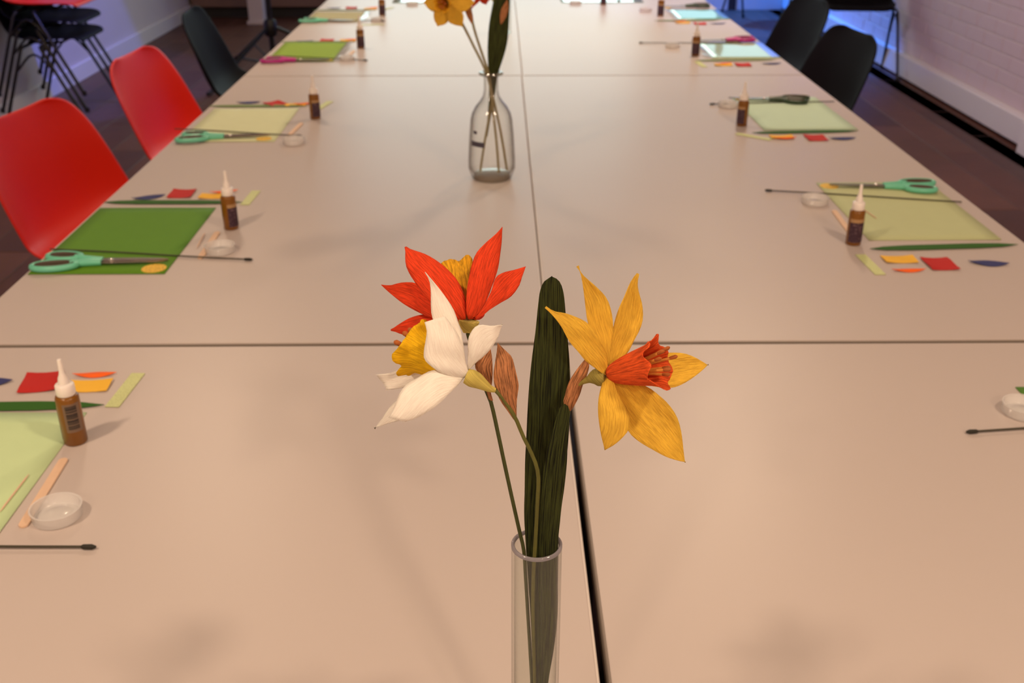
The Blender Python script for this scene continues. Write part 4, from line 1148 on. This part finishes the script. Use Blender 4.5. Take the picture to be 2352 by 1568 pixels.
# flowers in the carafe
def small_daffodil(centre, axis, plen, pw, pm, cm, label, spin, stem, sp_side, reflex=-0.15, sp_at=None):
    c = Vector(centre)
    x, y, d = frame_of(Vector(axis))
    t = thing('paper_daffodil', stem[-1], label, 'flower', 'paper daffodils in the glass carafe')
    for k in range(6):
        f = spin + k * math.pi / 3
        q = x * math.cos(f) + y * math.sin(f)
        s = d.cross(q)
        Lp, Rp = [], []
        for v, h in ((0, 0.16), (0.15, 0.45), (0.35, 0.88), (0.5, 1.0), (0.65, 0.9), (0.8, 0.58), (0.92, 0.2), (1.0, 0.0)):
            p = c + q * (0.004 + plen * v) + d * (plen * (0.22 * v - 0.30 * v * v + reflex * v) + 0.0015 * (k % 2))
            Lp.append(p - s * pw / 2 * h); Rp.append(p + s * pw / 2 * h)
        sheet_part('petal', petal_mesh(Lp, Rp, -0.06, CR[pm], face=c + d), t)
    corona(t, c, c + d * 0.034, 0.0035, 0.0125, CR[cm], 0.003, 0.12, 21)
    stamens(t, c, c + d * 0.034, 0.007, 0.02, M['stamen'], M['anther'], 5, 2)
    s0 = Vector(stem[0])
    pts = [(*(c - d * 0.001), 0.0045), (*(c - d * 0.007), 0.0052), (*(c - d * 0.014), 0.0025), (*s0, 0.0016)]
    neck(t, pts, CR['neck'])
    bm = bmesh.new(); tube(bm, stem, 0.0024, 8, steps=40); obj('stem', bm, M['palestem'], t, True, -Vector(t.location))
    # brown spathe beside the stem top
    b = Vector(sp_at) if sp_at else s0 + Vector((sp_side * 0.001, -0.002, -0.012))
    u = Vector((sp_side * 0.012, -0.001, 0.045))
    w2 = Vector((0.007, 0, -0.001))
    Lp = [b - w2 * 0.15, b + u * 0.3 - w2 * 0.8, b + u * 0.6 - w2 * 0.9, b + u]
    Rp = [b + w2 * 0.15, b + u * 0.3 + w2 * 0.8, b + u * 0.6 + w2 * 0.9, b + u]
    link('spathe', petal_mesh(Lp, Rp, 0.2, CR['spathe'], pod=True, name='spathe'), t, -Vector(t.location))
    return t
M['palestem'] = mat('pale_taped_stem', srgb(140, 130, 92), rough=0.75, var=0.15, vscale=160)
cx_, cy_ = CV
zb = TZ + 0.014
small_daffodil((cx_ - 0.079, cy_ - 0.005, TZ + 0.334), (-0.25, -0.92, 0.05), 0.046, 0.032, 'yellow', 'gold', 'golden yellow paper daffodil facing the camera in the glass carafe', 0.30,
               [(cx_ - 0.072, cy_ + 0.012, TZ + 0.325), (cx_ - 0.056, cy_ + 0.012, TZ + 0.300), (cx_ - 0.033, cy_ + 0.010, TZ + 0.255), (cx_ - 0.009, cy_ + 0.004, TZ + 0.206), (cx_ + 0.002, cy_ + 0.002, TZ + 0.165), (cx_ + 0.018, cy_ + 0.006, TZ + 0.09), (cx_ + 0.030, cy_ + 0.008, zb)], -1)
small_daffodil((cx_ - 0.004, cy_ + 0.048, TZ + 0.347), (-0.45, 0.35, 0.75), 0.040, 0.028, 'red', 'gold', 'scarlet paper daffodil facing up and left in the glass carafe', 0.1,
               [(cx_ + 0.009, cy_ + 0.036, TZ + 0.328), (cx_ + 0.014, cy_ + 0.024, TZ + 0.305), (cx_ + 0.013, cy_ + 0.010, TZ + 0.265), (cx_ + 0.006, cy_ + 0.008, TZ + 0.206), (cx_ + 0.003, cy_ + 0.006, TZ + 0.165), (cx_ - 0.014, cy_ - 0.002, TZ + 0.07), (cx_ - 0.023, cy_ - 0.006, zb)], 1, sp_at=(cx_ + 0.0195, cy_ - 0.012, TZ + 0.297))
small_daffodil((cx_ - 0.055, cy_ + 0.045, TZ + 0.455), (-0.2, -0.5, 0.8), 0.036, 0.026, 'white', 'lemon', 'cream paper daffodil mostly above the frame in the glass carafe', 0.5,
               [(cx_ - 0.050, cy_ + 0.056, TZ + 0.437), (cx_ - 0.042, cy_ + 0.034, TZ + 0.36), (cx_ - 0.034, cy_ + 0.012, TZ + 0.298), (cx_ - 0.020, cy_ + 0.008, TZ + 0.25), (cx_ - 0.005, cy_ + 0.000, TZ + 0.206), (cx_ + 0.000, cy_ - 0.003, TZ + 0.165), (cx_ + 0.010, cy_ - 0.010, TZ + 0.07), (cx_ + 0.014, cy_ - 0.012, zb)], -1, sp_at=(cx_ - 0.0345, cy_ + 0.0105, TZ + 0.293))
Lp, Rp = [], []
for z, xm, hw, yo in ((0.082, -0.009, 0.0008, 0.004), (0.115, -0.005, 0.003, 0.004), (0.160, 0.001, 0.0055, 0.004), (0.200, 0.004, 0.0085, 0.003), (0.235, 0.009, 0.0150, 0.0), (0.265, 0.013, 0.0185, -0.003), (0.300, 0.016, 0.0180, -0.004), (0.340, 0.021, 0.0150, -0.004), (0.385, 0.025, 0.0110, -0.003), (0.420, 0.027, 0.005, -0.003), (0.432, 0.0275, 0.0, -0.003)):
    Lp.append((cx_ + xm - hw, cy_ + yo, TZ + z)); Rp.append((cx_ + xm + hw, cy_ + yo, TZ + z))
t = thing('paper_leaf', (cx_ - 0.009, cy_ + 0.004, TZ + 0.082), 'dark green paper leaf in the neck of the glass carafe', 'leaf')
sheet_part('blade', petal_mesh(Lp, Rp, 0.06, CR['leaf'], nv=30, nu=10, name='blade', wav=0.0003), t)
